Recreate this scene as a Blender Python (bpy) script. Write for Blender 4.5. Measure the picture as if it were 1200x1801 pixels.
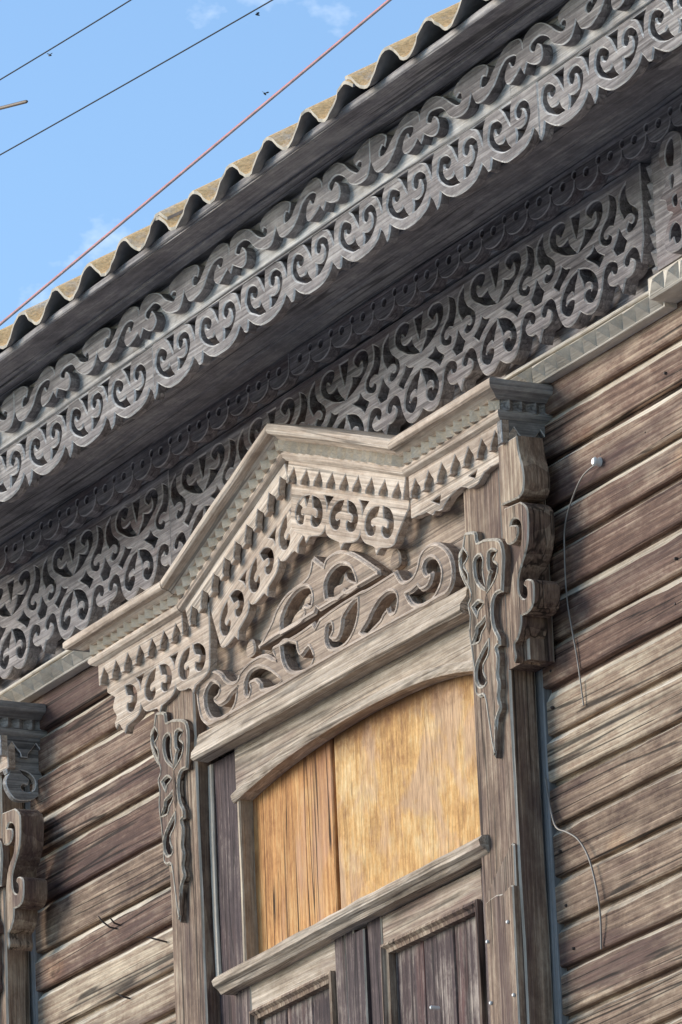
import bpy, math, random
from mathutils import Vector, Matrix
from mathutils.geometry import delaunay_2d_cdt

scene = bpy.context.scene
for o in list(bpy.data.objects):
    bpy.data.objects.remove(o, do_unlink=True)
COL = scene.collection
R = math.radians

# ------------------------------------------------------------------ camera
YAW, PITCH, ROLL = R(62.4), R(16.8), R(-2.5)
FW = Vector((-math.sin(YAW) * math.cos(PITCH), math.cos(YAW) * math.cos(PITCH), math.sin(PITCH)))
RT0 = FW.cross(Vector((0, 0, 1))).normalized()
UP0 = RT0.cross(FW)
RT = RT0 * math.cos(ROLL) + UP0 * math.sin(ROLL)
UP = -RT0 * math.sin(ROLL) + UP0 * math.cos(ROLL)
CAMPOS = Vector((0, 0, 5.9)) - FW * 15.0
cam_d = bpy.data.cameras.new('camera')
cam = bpy.data.objects.new('camera', cam_d)
COL.objects.link(cam)
m = Matrix((RT, UP, -FW)).transposed().to_4x4()
m.translation = CAMPOS
cam.matrix_world = m
cam_d.sensor_fit = 'HORIZONTAL'
cam_d.sensor_width = 36.0
cam_d.lens = 36.0 * 12400.0 / 1200.0
cam_d.clip_start = 0.1
cam_d.clip_end = 2000.0
scene.camera = cam

# ------------------------------------------------------------------ light
SUN_DIR = Vector((-0.80, -0.80, 0.40)).normalized()      # towards the sun
sun_el = math.asin(SUN_DIR.z)
sun_az = math.atan2(SUN_DIR.x, SUN_DIR.y)                # from +Y towards +X
world = bpy.data.worlds.new('World')
scene.world = world
world.use_nodes = True
wt = world.node_tree
wt.nodes.clear()
def wn(t, **k):
    n = wt.nodes.new(t)
    for a, b in k.items():
        setattr(n, a, b)
    return n
wout = wn('ShaderNodeOutputWorld')
wbg = wn('ShaderNodeBackground')
sky = wn('ShaderNodeTexSky', sky_type='NISHITA')
sky.sun_disc = False
sky.sun_elevation = sun_el
sky.sun_rotation = sun_az
sky.altitude = 100
sky.air_density = 1.15
sky.dust_density = 0.05
sky.ozone_density = 1.8
wbg.inputs['Strength'].default_value = 0.110
# thin scattered cloud wisps, by direction
wtc = wn('ShaderNodeTexCoord')
wmap = wn('ShaderNodeMapping')
wmap.inputs['Scale'].default_value = (1.0, 1.0, 1.6)
wno = wn('ShaderNodeTexNoise')
wno.inputs['Scale'].default_value = 26.0
wno.inputs['Detail'].default_value = 6.0
wno.inputs['Roughness'].default_value = 0.62
wcr = wn('ShaderNodeValToRGB')
wcr.color_ramp.elements[0].position = 0.605
wcr.color_ramp.elements[0].color = (0, 0, 0, 1)
wcr.color_ramp.elements[1].position = 0.95
wcr.color_ramp.elements[1].color = (1, 1, 1, 1)
wmix = wn('ShaderNodeMixRGB')
wmix.inputs[2].default_value = (7.0, 7.2, 7.4, 1)
L = wt.links.new
L(wtc.outputs['Generated'], wmap.inputs[0])
L(wmap.outputs[0], wno.inputs['Vector'])
L(wno.outputs['Fac'], wcr.inputs[0])
L(wcr.outputs[0], wmix.inputs[0])
wtint = wn('ShaderNodeMixRGB', blend_type='MULTIPLY')
wtint.inputs[0].default_value = 1.0
wtint.inputs[2].default_value = (0.92, 1.0, 1.11, 1)
L(sky.outputs[0], wtint.inputs[1])
L(wtint.outputs[0], wmix.inputs[1])
L(wmix.outputs[0], wbg.inputs[0])
L(wbg.outputs[0], wout.inputs[0])

sun_d = bpy.data.lights.new('sun', 'SUN')
sun_d.energy = 2.2
sun_d.angle = R(30)
sun_d.color = (1.0, 0.91, 0.79)
sun = bpy.data.objects.new('sun', sun_d)
COL.objects.link(sun)
sun.rotation_euler = SUN_DIR.to_track_quat('Z', 'Y').to_euler()
sun.location = (-6, -8, 14)

scene.view_settings.view_transform = 'Standard'
scene.view_settings.look = 'None'
scene.view_settings.exposure = 1.0
scene.view_settings.gamma = 1.0
scene.render.engine = 'CYCLES'

# ------------------------------------------------------------------ materials
def wood(name, dark, mid, light, axis='X', fibre=1.0, blotch=5.0, bias=0.5, crack=0.5, tint=None, tint_amt=0.0, rough=0.86, bump=0.6, spread=0.115, vary=0.05, knots=0.0, stain=None, along=1.0, fw=1.0):
    """weathered timber, grain along one axis"""
    mt = bpy.data.materials.new(name)
    mt.use_nodes = True
    t = mt.node_tree
    N, K = t.nodes, t.links.new
    N.clear()
    out = N.new('ShaderNodeOutputMaterial')
    bs = N.new('ShaderNodeBsdfPrincipled')
    bs.inputs['Roughness'].default_value = rough
    bs.inputs['Specular IOR Level'].default_value = 0.25
    K(bs.outputs[0], out.inputs[0])
    tc = N.new('ShaderNodeTexCoord')
    oi = N.new('ShaderNodeObjectInfo')
    off = N.new('ShaderNodeVectorMath'); off.operation = 'SCALE'
    cb = N.new('ShaderNodeCombineXYZ')
    for i in range(3):
        K(oi.outputs['Random'], cb.inputs[i])
    K(cb.outputs[0], off.inputs[0]); off.inputs['Scale'].default_value = 37.0
    add = N.new('ShaderNodeVectorMath'); add.operation = 'ADD'
    K(tc.outputs['Object'], add.inputs[0]); K(off.outputs[0], add.inputs[1])
    def mapped(al, cr):
        mp = N.new('ShaderNodeMapping')
        s = [cr, cr, cr]
        s['XYZ'.index(axis)] = min(cr, al * along)
        mp.inputs['Scale'].default_value = s
        K(add.outputs[0], mp.inputs[0])
        return mp.outputs[0]
    def noise(vec, sc, det, rg=0.6, dist=0.0):
        n = N.new('ShaderNodeTexNoise')
        n.inputs['Scale'].default_value = sc
        n.inputs['Detail'].default_value = det
        n.inputs['Roughness'].default_value = rg
        n.inputs['Distortion'].default_value = dist
        K(vec, n.inputs['Vector'])
        return n.outputs['Fac']
    def math_(op, a, b):
        n = N.new('ShaderNodeMath'); n.operation = op
        for i, v in enumerate((a, b)):
            if isinstance(v, (int, float)):
                n.inputs[i].default_value = v
            else:
                K(v, n.inputs[i])
        return n.outputs[0]
    fib = noise(mapped(0.028, 1.0), 190.0 * fibre, 4, 0.72, 0.15)
    mid_f = noise(mapped(0.055, 1.0), 48.0 * fibre, 5, 0.7, 0.3)
    blo = noise(mapped(0.32, 1.0), blotch * 1.5, 7, 0.68, 0.3)
    fine = noise(mapped(0.022, 1.0), 420.0 * fibre, 2, 0.6, 0.0)
    # growth rings cut lengthwise: long wandering lines with a soft and a hard edge
    wv = N.new('ShaderNodeTexWave')
    wv.wave_type = 'BANDS'; wv.wave_profile = 'SAW'
    wv.bands_direction = 'X' if axis == 'Z' else 'Z'
    wv.inputs['Scale'].default_value = 17.0 * fibre
    wv.inputs['Distortion'].default_value = 7.0
    wv.inputs['Detail'].default_value = 2.5
    wv.inputs['Detail Scale'].default_value = 0.35
    wv.inputs['Detail Roughness'].default_value = 0.6
    K(mapped(0.05, 1.0), wv.inputs['Vector'])
    ring = wv.outputs['Fac']
    speck = noise(mapped(0.45, 1.0), 160.0, 4, 0.75, 0.0)
    patch = noise(mapped(0.6, 1.0), blotch * 4.5, 5, 0.7, 0.4)
    v = math_('ADD', math_('MULTIPLY', fib, 0.24 * fw), math_('ADD', math_('MULTIPLY', mid_f, 0.16), math_('MULTIPLY', blo, 0.72)))
    v = math_('ADD', v, math_('ADD', math_('MULTIPLY', speck, 0.22), math_('MULTIPLY', patch, 0.54)))
    v = math_('ADD', v, math_('MULTIPLY', ring, 0.16 * fw))
    v = math_('DIVIDE', math_('ADD', v, math_('MULTIPLY', fine, 0.16 * fw)), 1.58 + 0.54 * fw)
    v = math_('ADD', v, bias - 0.5)
    rnd = math_('MULTIPLY', math_('SUBTRACT', oi.outputs['Random'], 0.5), vary)
    v = math_('ADD', v, rnd)
    cr = N.new('ShaderNodeValToRGB')
    e = cr.color_ramp.elements
    e[0].position = 0.5 - spread; e[0].color = (*dark, 1)
    e[1].position = 0.5 + spread; e[1].color = (*light, 1)
    em = e.new(0.5); em.color = (*mid, 1)
    K(v, cr.inputs[0])
    col = cr.outputs[0]
    if tint:
        tn = noise(mapped(0.14, 1.0), 7.0, 5, 0.65, 0.6)
        tr = N.new('ShaderNodeValToRGB')
        tr.color_ramp.elements[0].position = 0.62 - 0.28 * tint_amt
        tr.color_ramp.elements[1].position = 0.74 - 0.28 * tint_amt
        K(tn, tr.inputs[0])
        mx = N.new('ShaderNodeMixRGB'); mx.blend_type = 'MIX'
        mx.inputs[2].default_value = (*tint, 1)
        f = math_('MULTIPLY', tr.outputs[0], 0.8)
        K(f, mx.inputs[0]); K(col, mx.inputs[1])
        # keep fibre contrast in the tinted zone
        mf = N.new('ShaderNodeMixRGB'); mf.blend_type = 'MULTIPLY'; mf.inputs[0].default_value = 0.45
        fr = N.new('ShaderNodeValToRGB')
        fr.color_ramp.elements[0].position = 0.3; fr.color_ramp.elements[0].color = (0.35, 0.35, 0.35, 1)
        fr.color_ramp.elements[1].position = 0.65; fr.color_ramp.elements[1].color = (1.25, 1.25, 1.25, 1)
        K(fib, fr.inputs[0]); K(mx.outputs[0], mf.inputs[1]); K(fr.outputs[0], mf.inputs[2])
        col = mf.outputs[0]
    # drying cracks: thin level lines of a long drawn-out noise, only in places
    ck = noise(mapped(0.022, 1.0), 30.0, 2, 0.5, 0.3)
    ckd = math_('ABSOLUTE', math_('SUBTRACT', ck, 0.5), 0.0)
    where = noise(mapped(0.12, 1.0), 9.0, 3, 0.6)
    ckd = math_('ADD', ckd, math_('MULTIPLY', math_('MAXIMUM', math_('SUBTRACT', 0.52, where), 0.0), 0.6))
    ckr = N.new('ShaderNodeValToRGB')
    ckr.color_ramp.elements[0].position = 0.010; ckr.color_ramp.elements[0].color = (1 - crack, 1 - crack, 1 - crack, 1)
    ckr.color_ramp.elements[1].position = 0.030; ckr.color_ramp.elements[1].color = (1, 1, 1, 1)
    K(ckd, ckr.inputs[0])
    mc = N.new('ShaderNodeMixRGB'); mc.blend_type = 'MULTIPLY'; mc.inputs[0].default_value = 1.0
    # open fibres: thin dark lines close together
    rd = noise(mapped(0.020, 1.0), 115.0 * fibre, 3, 0.6, 0.1)
    rd = math_('MINIMUM', math_('MULTIPLY', math_('ABSOLUTE', math_('SUBTRACT', rd, 0.5), 0.0), 9.0), 1.0)
    rdm = math_('ADD', math_('MULTIPLY', rd, 0.28 * fw), 1.09 - 0.28 * fw)
    mr_ = N.new('ShaderNodeMixRGB'); mr_.blend_type = 'MULTIPLY'; mr_.inputs[0].default_value = 1.0
    K(col, mr_.inputs[1]); K(rdm, mr_.inputs[2])
    col = mr_.outputs[0]
    K(col, mc.inputs[1]); K(ckr.outputs[0], mc.inputs[2])
    col = mc.outputs[0]
    if knots:
        vo = N.new('ShaderNodeTexVoronoi'); vo.feature = 'F1'
        vo.inputs['Scale'].default_value = 3.2
        wob = N.new('ShaderNodeVectorMath'); wob.operation = 'ADD'
        sep = mapped(0.62, 1.25)
        nz = N.new('ShaderNodeTexNoise'); nz.inputs['Scale'].default_value = 30
        K(add.outputs[0], nz.inputs['Vector'])
        sc2 = N.new('ShaderNodeVectorMath'); sc2.operation = 'SCALE'; sc2.inputs['Scale'].default_value = 0.035
        K(nz.outputs['Color'], sc2.inputs[0]); K(sep, wob.inputs[0]); K(sc2.outputs[0], wob.inputs[1])
        K(wob.outputs[0], vo.inputs['Vector'])
        kr = N.new('ShaderNodeValToRGB')
        ke = kr.color_ramp.elements
        ke[0].position = 0.0; ke[0].color = (0.25, 0.2, 0.18, 1)
        ke[1].position = 0.16; ke[1].color = (1, 1, 1, 1)
        k2 = ke.new(0.045); k2.color = (0.32, 0.25, 0.21, 1)
        k3 = ke.new(0.07); k3.color = (1.25, 1.12, 0.98, 1)
        K(vo.outputs['Distance'], kr.inputs[0])
        mk = N.new('ShaderNodeMixRGB'); mk.blend_type = 'MULTIPLY'; mk.inputs[0].default_value = knots
        K(col, mk.inputs[1]); K(kr.outputs[0], mk.inputs[2])
        col = mk.outputs[0]
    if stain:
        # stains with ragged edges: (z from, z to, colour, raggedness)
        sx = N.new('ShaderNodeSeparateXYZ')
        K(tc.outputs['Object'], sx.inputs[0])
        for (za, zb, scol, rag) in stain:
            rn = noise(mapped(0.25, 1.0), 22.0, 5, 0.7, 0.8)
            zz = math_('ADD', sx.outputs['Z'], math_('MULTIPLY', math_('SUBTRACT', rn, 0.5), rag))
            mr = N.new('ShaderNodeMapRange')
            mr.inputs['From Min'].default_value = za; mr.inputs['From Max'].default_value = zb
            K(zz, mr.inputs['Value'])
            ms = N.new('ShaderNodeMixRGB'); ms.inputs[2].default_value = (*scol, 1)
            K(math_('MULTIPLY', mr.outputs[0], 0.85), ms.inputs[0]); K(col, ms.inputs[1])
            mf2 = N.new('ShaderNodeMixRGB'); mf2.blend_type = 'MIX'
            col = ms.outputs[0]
    K(col, bs.inputs['Base Color'])
    h = math_('ADD', math_('MULTIPLY', fib, 0.6), math_('ADD', math_('MULTIPLY', rd, 0.5), math_('MULTIPLY', ckr.outputs[0], 0.8)))
    bp = N.new('ShaderNodeBump')
    bp.inputs['Strength'].default_value = bump
    bp.inputs['Distance'].default_value = 0.0022
    K(h, bp.inputs['Height'])
    K(bp.outputs[0], bs.inputs['Normal'])
    return mt

PURP = (0.085, 0.052, 0.050)
M = {}
M['plank'] = wood('siding_wood', (0.0985, 0.058, 0.042), (0.311, 0.218, 0.1526), (0.6013, 0.49, 0.3578), 'X', 1.0, 4.5, 0.50, 0.8, (0.11, 0.062, 0.054), 0.35, vary=0.12, knots=0.95)
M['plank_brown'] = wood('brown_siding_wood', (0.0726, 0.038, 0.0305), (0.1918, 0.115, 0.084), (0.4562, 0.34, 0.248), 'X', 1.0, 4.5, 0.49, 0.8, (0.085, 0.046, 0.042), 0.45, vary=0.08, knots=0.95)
M['ledge'] = wood('siding_edge_wood', (0.1659, 0.12, 0.0906), (0.4769, 0.4, 0.3053), (0.7465, 0.66, 0.5342), 'X', 1.0, 4.0, 0.5, 0.5, vary=0.14)  # plank top chamfers: weathered pale, with sky light painted into the colour too
M['grey'] = wood('grey_fretwork_wood', (0.1067, 0.0924, 0.0898), (0.24, 0.2152, 0.2083), (0.4481, 0.4148, 0.3899), 'X', 1.0, 6.0, 0.49, 0.4)
M['grey_e'] = wood('grey_fretwork_edge', (0.46, 0.43, 0.41), (0.64, 0.61, 0.58), (0.78, 0.76, 0.73), 'X', 1.0, 9.0, 0.5, 0.2)
M['rail'] = wood('bleached_rail_wood', (0.20, 0.18, 0.165), (0.47, 0.445, 0.42), (0.70, 0.68, 0.64), 'X', 1.0, 6.0, 0.5, 0.6)
M['frieze'] = wood('frieze_wood', (0.1067, 0.0924, 0.0961), (0.2507, 0.2205, 0.2169), (0.4268, 0.3885, 0.3739), 'X', 1.0, 5.0, 0.5, 0.4, (0.14, 0.085, 0.078), 0.22)
M['frieze_e'] = wood('frieze_edge', (0.3201, 0.2835, 0.2671), (0.4695, 0.4305, 0.4059), (0.6402, 0.5985, 0.5661), 'X', 1.0, 9.0, 0.5, 0.2)
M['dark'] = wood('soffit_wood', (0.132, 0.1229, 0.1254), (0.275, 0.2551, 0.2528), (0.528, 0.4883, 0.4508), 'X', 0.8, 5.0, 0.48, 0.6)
M['hood'] = wood('hood_wood', (0.2415, 0.1715, 0.1274), (0.4935, 0.3872, 0.3019), (0.714, 0.6077, 0.5), 'X', 1.0, 7.0, 0.5, 0.5)
M['hood_e'] = wood('hood_edge', (0.525, 0.441, 0.3585), (0.693, 0.5979, 0.5094), (0.819, 0.7253, 0.6321), 'X', 1.0, 9.0, 0.5, 0.2)
M['hood_grey'] = wood('hood_return_wood', (0.12, 0.112, 0.108), (0.25, 0.235, 0.225), (0.42, 0.40, 0.37), 'Y', 1.0, 9.0, 0.5, 0.4)  # darker grey copy of the hood wood: side shade painted into the returns
M['trim'] = wood('trim_wood', (0.3264, 0.2772, 0.2232), (0.5508, 0.495, 0.4185), (0.714, 0.6633, 0.5766), 'X', 1.0, 9.0, 0.5, 0.3)
M['casing'] = wood('casing_wood', (0.085, 0.0508, 0.0405), (0.27, 0.1861, 0.132), (0.52, 0.4136, 0.3036), 'Z', 1.0, 5.0, 0.49, 0.7, (0.105, 0.064, 0.058), 0.42)
M['casing_e'] = wood('casing_edge', (0.32, 0.265, 0.205), (0.49, 0.425, 0.345), (0.64, 0.58, 0.495), 'Z', 1.0, 8.0, 0.5, 0.3)
M['tymp'] = wood('carved_panel_wood', (0.1404, 0.1019, 0.0811), (0.324, 0.2425, 0.1847), (0.5184, 0.4075, 0.3108), 'X', 1.0, 5.0, 0.5, 0.45)
M['tymp_e'] = wood('carved_panel_edge', (0.3672, 0.2911, 0.2343), (0.5292, 0.4269, 0.3469), (0.6696, 0.553, 0.4595), 'X', 1.0, 9.0, 0.5, 0.2)
M['pale'] = wood('pale_lintel_wood', (0.1995, 0.147, 0.1085), (0.441, 0.3528, 0.2689), (0.651, 0.5489, 0.4434), 'X', 1.0, 5.0, 0.5, 0.5, (0.24, 0.15, 0.12), 0.2)
M['pale_z'] = wood('pale_bead_wood', (0.1785, 0.1337, 0.0934), (0.399, 0.3168, 0.2314), (0.609, 0.5148, 0.3827), 'Z', 1.0, 5.0, 0.5, 0.5)
M['batten'] = wood('grey_batten_wood', (0.15, 0.15, 0.152), (0.23, 0.228, 0.228), (0.32, 0.315, 0.31), 'Z', 0.8, 4.0, 0.5, 0.3)
M['purple'] = wood('dark_painted_wood', (0.040, 0.027, 0.030), (0.105, 0.075, 0.074), (0.38, 0.31, 0.26), 'Z', 1.0, 4.0, 0.48, 0.6, (0.14, 0.08, 0.07), 0.25)
M['panel'] = wood('shutter_panel_wood', (0.034, 0.024, 0.028), (0.095, 0.064, 0.062), (0.40, 0.33, 0.28), 'Z', 0.9, 5.0, 0.485, 0.55, (0.17, 0.075, 0.062), 0.35, stain=[(4.855, 4.925, (0.42, 0.37, 0.31), 0.17)])
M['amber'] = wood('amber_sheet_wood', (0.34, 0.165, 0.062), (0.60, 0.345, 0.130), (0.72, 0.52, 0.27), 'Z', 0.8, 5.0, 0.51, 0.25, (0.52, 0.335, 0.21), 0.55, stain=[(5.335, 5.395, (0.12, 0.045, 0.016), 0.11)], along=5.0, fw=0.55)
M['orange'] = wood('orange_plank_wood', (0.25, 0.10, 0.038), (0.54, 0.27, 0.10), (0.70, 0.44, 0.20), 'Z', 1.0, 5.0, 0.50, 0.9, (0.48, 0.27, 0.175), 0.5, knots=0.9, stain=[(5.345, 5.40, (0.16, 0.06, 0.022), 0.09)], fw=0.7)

M['teeth'] = wood('nailhead_wood', (0.4488, 0.396, 0.3255), (0.561, 0.5049, 0.4278), (0.6732, 0.6138, 0.5301), 'X', 1.0, 9.0, 0.5, 0.1, fw=0.3)
M['hood_teeth'] = wood('dogtooth_wood', (0.504, 0.4158, 0.3115), (0.63, 0.5346, 0.4094), (0.756, 0.6534, 0.5162), 'X', 1.0, 9.0, 0.5, 0.1, fw=0.3)
def simple(name, col, rough=0.7, metal=0.0):
    mt = bpy.data.materials.new(name)
    mt.use_nodes = True
    b = mt.node_tree.nodes['Principled BSDF']
    t = mt.node_tree
    n = t.nodes.new('ShaderNodeTexNoise'); n.inputs['Scale'].default_value = 40
    n.inputs['Detail'].default_value = 4
    c = t.nodes.new('ShaderNodeValToRGB')
    c.color_ramp.elements[0].position = 0.3
    c.color_ramp.elements[1].position = 0.7
    c.color_ramp.elements[0].color = (*[x * 0.75 for x in col], 1)
    c.color_ramp.elements[1].color = (*[min(1, x * 1.2) for x in col], 1)
    tc = t.nodes.new('ShaderNodeTexCoord')
    t.links.new(tc.outputs['Object'], n.inputs['Vector'])
    t.links.new(n.outputs['Fac'], c.inputs[0])
    t.links.new(c.outputs[0], b.inputs['Base Color'])
    b.inputs['Roughness'].default_value = rough
    b.inputs['Metallic'].default_value = metal
    return mt
M['wire'] = simple('black_cable', (0.004, 0.004, 0.005), 0.8)
M['red'] = simple('red_cable', (0.50, 0.07, 0.06), 0.5)
M['white'] = simple('white_stripe', (0.45, 0.42, 0.42), 0.4)
M['steel'] = simple('grey_wire', (0.25, 0.225, 0.20), 0.55, 0.2)
M['porcelain'] = simple('white_porcelain', (0.7, 0.69, 0.66), 0.3)
M['rust'] = simple('rusty_nail', (0.06, 0.045, 0.04), 0.7, 0.3)
M['bug'] = simple('insect_body', (0.05, 0.05, 0.05), 0.6)
M['rod'] = simple('rod_paint', (0.16, 0.11, 0.07), 0.6)
M['cement'] = simple('fibre_cement', (0.30, 0.295, 0.29), 0.95)
M['rim'] = simple('fibre_cement_edge', (0.50, 0.44, 0.35), 0.95)
M['soil'] = simple('worn_asphalt', (0.20, 0.205, 0.215), 0.95)

def lichen_mat():
    mt = bpy.data.materials.new('lichen_covered_sheet')
    mt.use_nodes = True
    t = mt.node_tree
    b = t.nodes['Principled BSDF']
    tc = t.nodes.new('ShaderNodeTexCoord')
    def noise(sc, d):
        n = t.nodes.new('ShaderNodeTexNoise'); n.inputs['Scale'].default_value = sc
        n.inputs['Detail'].default_value = d; n.inputs['Roughness'].default_value = 0.7
        t.links.new(tc.outputs['Object'], n.inputs['Vector'])
        return n
    a = noise(9, 5); f = noise(120, 4)
    r1 = t.nodes.new('ShaderNodeValToRGB')
    r1.color_ramp.elements[0].position = 0.34; r1.color_ramp.elements[0].color = (0.70, 0.58, 0.44, 1)
    r1.color_ramp.elements[1].position = 0.50; r1.color_ramp.elements[1].color = (0.86, 0.56, 0.26, 1)
    t.links.new(a.outputs['Fac'], r1.inputs[0])
    r2 = t.nodes.new('ShaderNodeValToRGB')
    r2.color_ramp.elements[0].position = 0.35; r2.color_ramp.elements[0].color = (0.74, 0.70, 0.64, 1)
    r2.color_ramp.elements[1].position = 0.62; r2.color_ramp.elements[1].color = (1.15, 1.15, 1.15, 1)
    t.links.new(f.outputs['Fac'], r2.inputs[0])
    mx = t.nodes.new('ShaderNodeMixRGB'); mx.blend_type = 'MULTIPLY'; mx.inputs[0].default_value = 1
    t.links.new(r1.outputs[0], mx.inputs[1]); t.links.new(r2.outputs[0], mx.inputs[2])
    t.links.new(mx.outputs[0], b.inputs['Base Color'])
    b.inputs['Roughness'].default_value = 0.95
    bp = t.nodes.new('ShaderNodeBump'); bp.inputs['Strength'].default_value = 0.5; bp.inputs['Distance'].default_value = 0.006
    t.links.new(f.outputs['Fac'], bp.inputs['Height']); t.links.new(bp.outputs[0], b.inputs['Normal'])
    return mt
M['lichen'] = lichen_mat()

# ------------------------------------------------------------------ mesh helpers
class MB:
    def __init__(s):
        s.v = []; s.f = []; s.m = []
    def face(s, pts, mi=0):
        b = len(s.v)
        s.v.extend([tuple(p) for p in pts])
        s.f.append(tuple(range(b, b + len(pts))))
        s.m.append(mi)
    def grid(s, rows, mi=0, closed=False):
        """rows of equal-length point lists, joined as quads"""
        b = len(s.v); n = len(rows[0])
        for r in rows:
            s.v.extend([tuple(p) for p in r])
        for i in range(len(rows) - 1):
            for j in range(n if closed else n - 1):
                k = (j + 1) % n
                s.f.append((b + i * n + j, b + i * n + k, b + (i + 1) * n + k, b + (i + 1) * n + j))
                s.m.append(mi[j] if isinstance(mi, (list, tuple)) else mi)
    def build(s, name, mats, parent=None, smooth=False):
        me = bpy.data.meshes.new(name)
        me.from_pydata(s.v, [], s.f)
        for mm in (mats if isinstance(mats, (list, tuple)) else [mats]):
            me.materials.append(M[mm])
        me.polygons.foreach_set('material_index', s.m)
        if smooth:
            me.polygons.foreach_set('use_smooth', [True] * len(s.f))
        me.update()
        o = bpy.data.objects.new(name, me)
        COL.objects.link(o)
        if parent is not None:
            o.parent = parent
        return o

def smooth_loop(P, n=4, closed=True):
    """Catmull-Rom through P; a third value of 1 marks a corner"""
    P = [(p[0], p[1], p[2] if len(p) > 2 else 0) for p in P]
    N = len(P); out = []
    rng = range(N if closed else N - 1)
    for i in rng:
        p1 = P[i]; p2 = P[(i + 1) % N]
        p0 = P[i - 1] if (closed or i > 0) else p1
        p3 = P[(i + 2) % N] if (closed or i + 2 < N) else p2
        if p1[2]: p0 = p1
        if p2[2]: p3 = p2
        for k in range(n):
            t = k / n
            out.append(tuple(0.5 * (2 * p1[c] + (p2[c] - p0[c]) * t + (2 * p0[c] - 5 * p1[c] + 4 * p2[c] - p3[c]) * t * t + (3 * p1[c] - p0[c] - 3 * p2[c] + p3[c]) * t ** 3) for c in (0, 1)))
    if not closed:
        out.append((P[-1][0], P[-1][1]))
    return out

def clean(lp, eps=2e-4):
    out = []
    for p in lp:
        if not out or (abs(p[0] - out[-1][0]) + abs(p[1] - out[-1][1])) > eps:
            out.append(p)
    if len(out) > 2 and (abs(out[0][0] - out[-1][0]) + abs(out[0][1] - out[-1][1])) <= eps:
        out.pop()
    return out

def area(lp):
    return 0.5 * sum(lp[i - 1][0] * lp[i][1] - lp[i][0] * lp[i - 1][1] for i in range(len(lp)))

def inset(lp, d):
    n = len(lp); out = []
    for i in range(n):
        a, b, c = lp[i - 1], lp[i], lp[(i + 1) % n]
        e1 = Vector((b[0] - a[0], b[1] - a[1])); e2 = Vector((c[0] - b[0], c[1] - b[1]))
        n1 = Vector((-e1.y, e1.x)).normalized(); n2 = Vector((-e2.y, e2.x)).normalized()
        s = n1 + n2
        if s.length < 1e-6:
            s = n1
        s.normalize()
        k = d / max(0.55, s.dot(n1))
        out.append((b[0] + s.x * k, b[1] + s.y * k))
    return out

def fill(loops):
    vs, es = [], []
    for lp in loops:
        b = len(vs); n = len(lp)
        vs.extend(Vector(p) for p in lp)
        es.extend((b + i, b + (i + 1) % n) for i in range(n))
    r = delaunay_2d_cdt(vs, es, [], 0, 1e-6)
    P = r[0]
    bb = [(min(p[0] for p in l), max(p[0] for p in l), min(p[1] for p in l), max(p[1] for p in l)) for l in loops]
    out = []
    for f in r[2]:
        cx = sum(P[k].x for k in f) / len(f); cy = sum(P[k].y for k in f) / len(f)
        odd = False
        for l, b in zip(loops, bb):
            if not (b[0] <= cx <= b[1] and b[2] <= cy <= b[3]):
                continue
            j = len(l) - 1
            for i in range(len(l)):
                yi, yj = l[i][1], l[j][1]
                if (yi > cy) != (yj > cy) and cx < (l[j][0] - l[i][0]) * (cy - yi) / (yj - yi) + l[i][0]:
                    odd = not odd
                j = i
        if odd:
            out.append(f)
    return P, out

def facade(yf):
    return lambda u, v, d: (u, yf + d, v)

def plate(mb, outer, holes, thick, mapf, ch=0.0025, back=True, grow=0.0):
    """cut board: front face, worn chamfered edge (material 1), side walls"""
    loops = []
    for i, lp in enumerate([outer] + list(holes)):
        lp = clean(lp)
        if len(lp) < 3:
            continue
        a = area(lp)
        if (i == 0) != (a > 0):
            lp = lp[::-1]
        if i and grow:
            lp = clean(inset(lp, grow))
        loops.append(lp)
    ins = [inset(lp, ch) for lp in loops]
    vs, fs = fill(ins)
    for f in fs:
        pts = [vs[k] for k in f]
        if area([(p.x, p.y) for p in pts]) < 0:
            pts = pts[::-1]
        mb.face([mapf(p.x, p.y, 0) for p in pts], 0)
        if back:
            mb.face([mapf(p.x, p.y, thick) for p in pts[::-1]], 0)
    for lp, il in zip(loops, ins):
        rows = [[mapf(p[0], p[1], 0) for p in il], [mapf(p[0], p[1], ch) for p in lp]]
        mb.grid([rows[1], rows[0]], 1, closed=True)
        rows = [[mapf(p[0], p[1], ch) for p in lp], [mapf(p[0], p[1], thick) for p in lp]]
        mb.grid([rows[1], rows[0]], 0, closed=True)

def rim(mb, loops, y, dist, r, mi=1):
    """raised rounded edge bead following cut outlines on the facade"""
    for i, lp in enumerate(loops):
        lp = clean(lp, 1.5e-3)
        if (i == 0) != (area(lp) > 0):
            lp = lp[::-1]
        q = clean(inset(lp, dist), 1.5e-3)
        q.append(q[0])
        tube(mb, [(p[0], y, p[1]) for p in q], r, 6, mi)

def jit(lp, rng, a):
    dx, dy = rng.uniform(-a, a), rng.uniform(-a, a)
    return [(p[0] + dx + rng.uniform(-a, a) * 0.5, p[1] + dy + rng.uniform(-a, a) * 0.5) + tuple(p[2:]) for p in lp]

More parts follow.
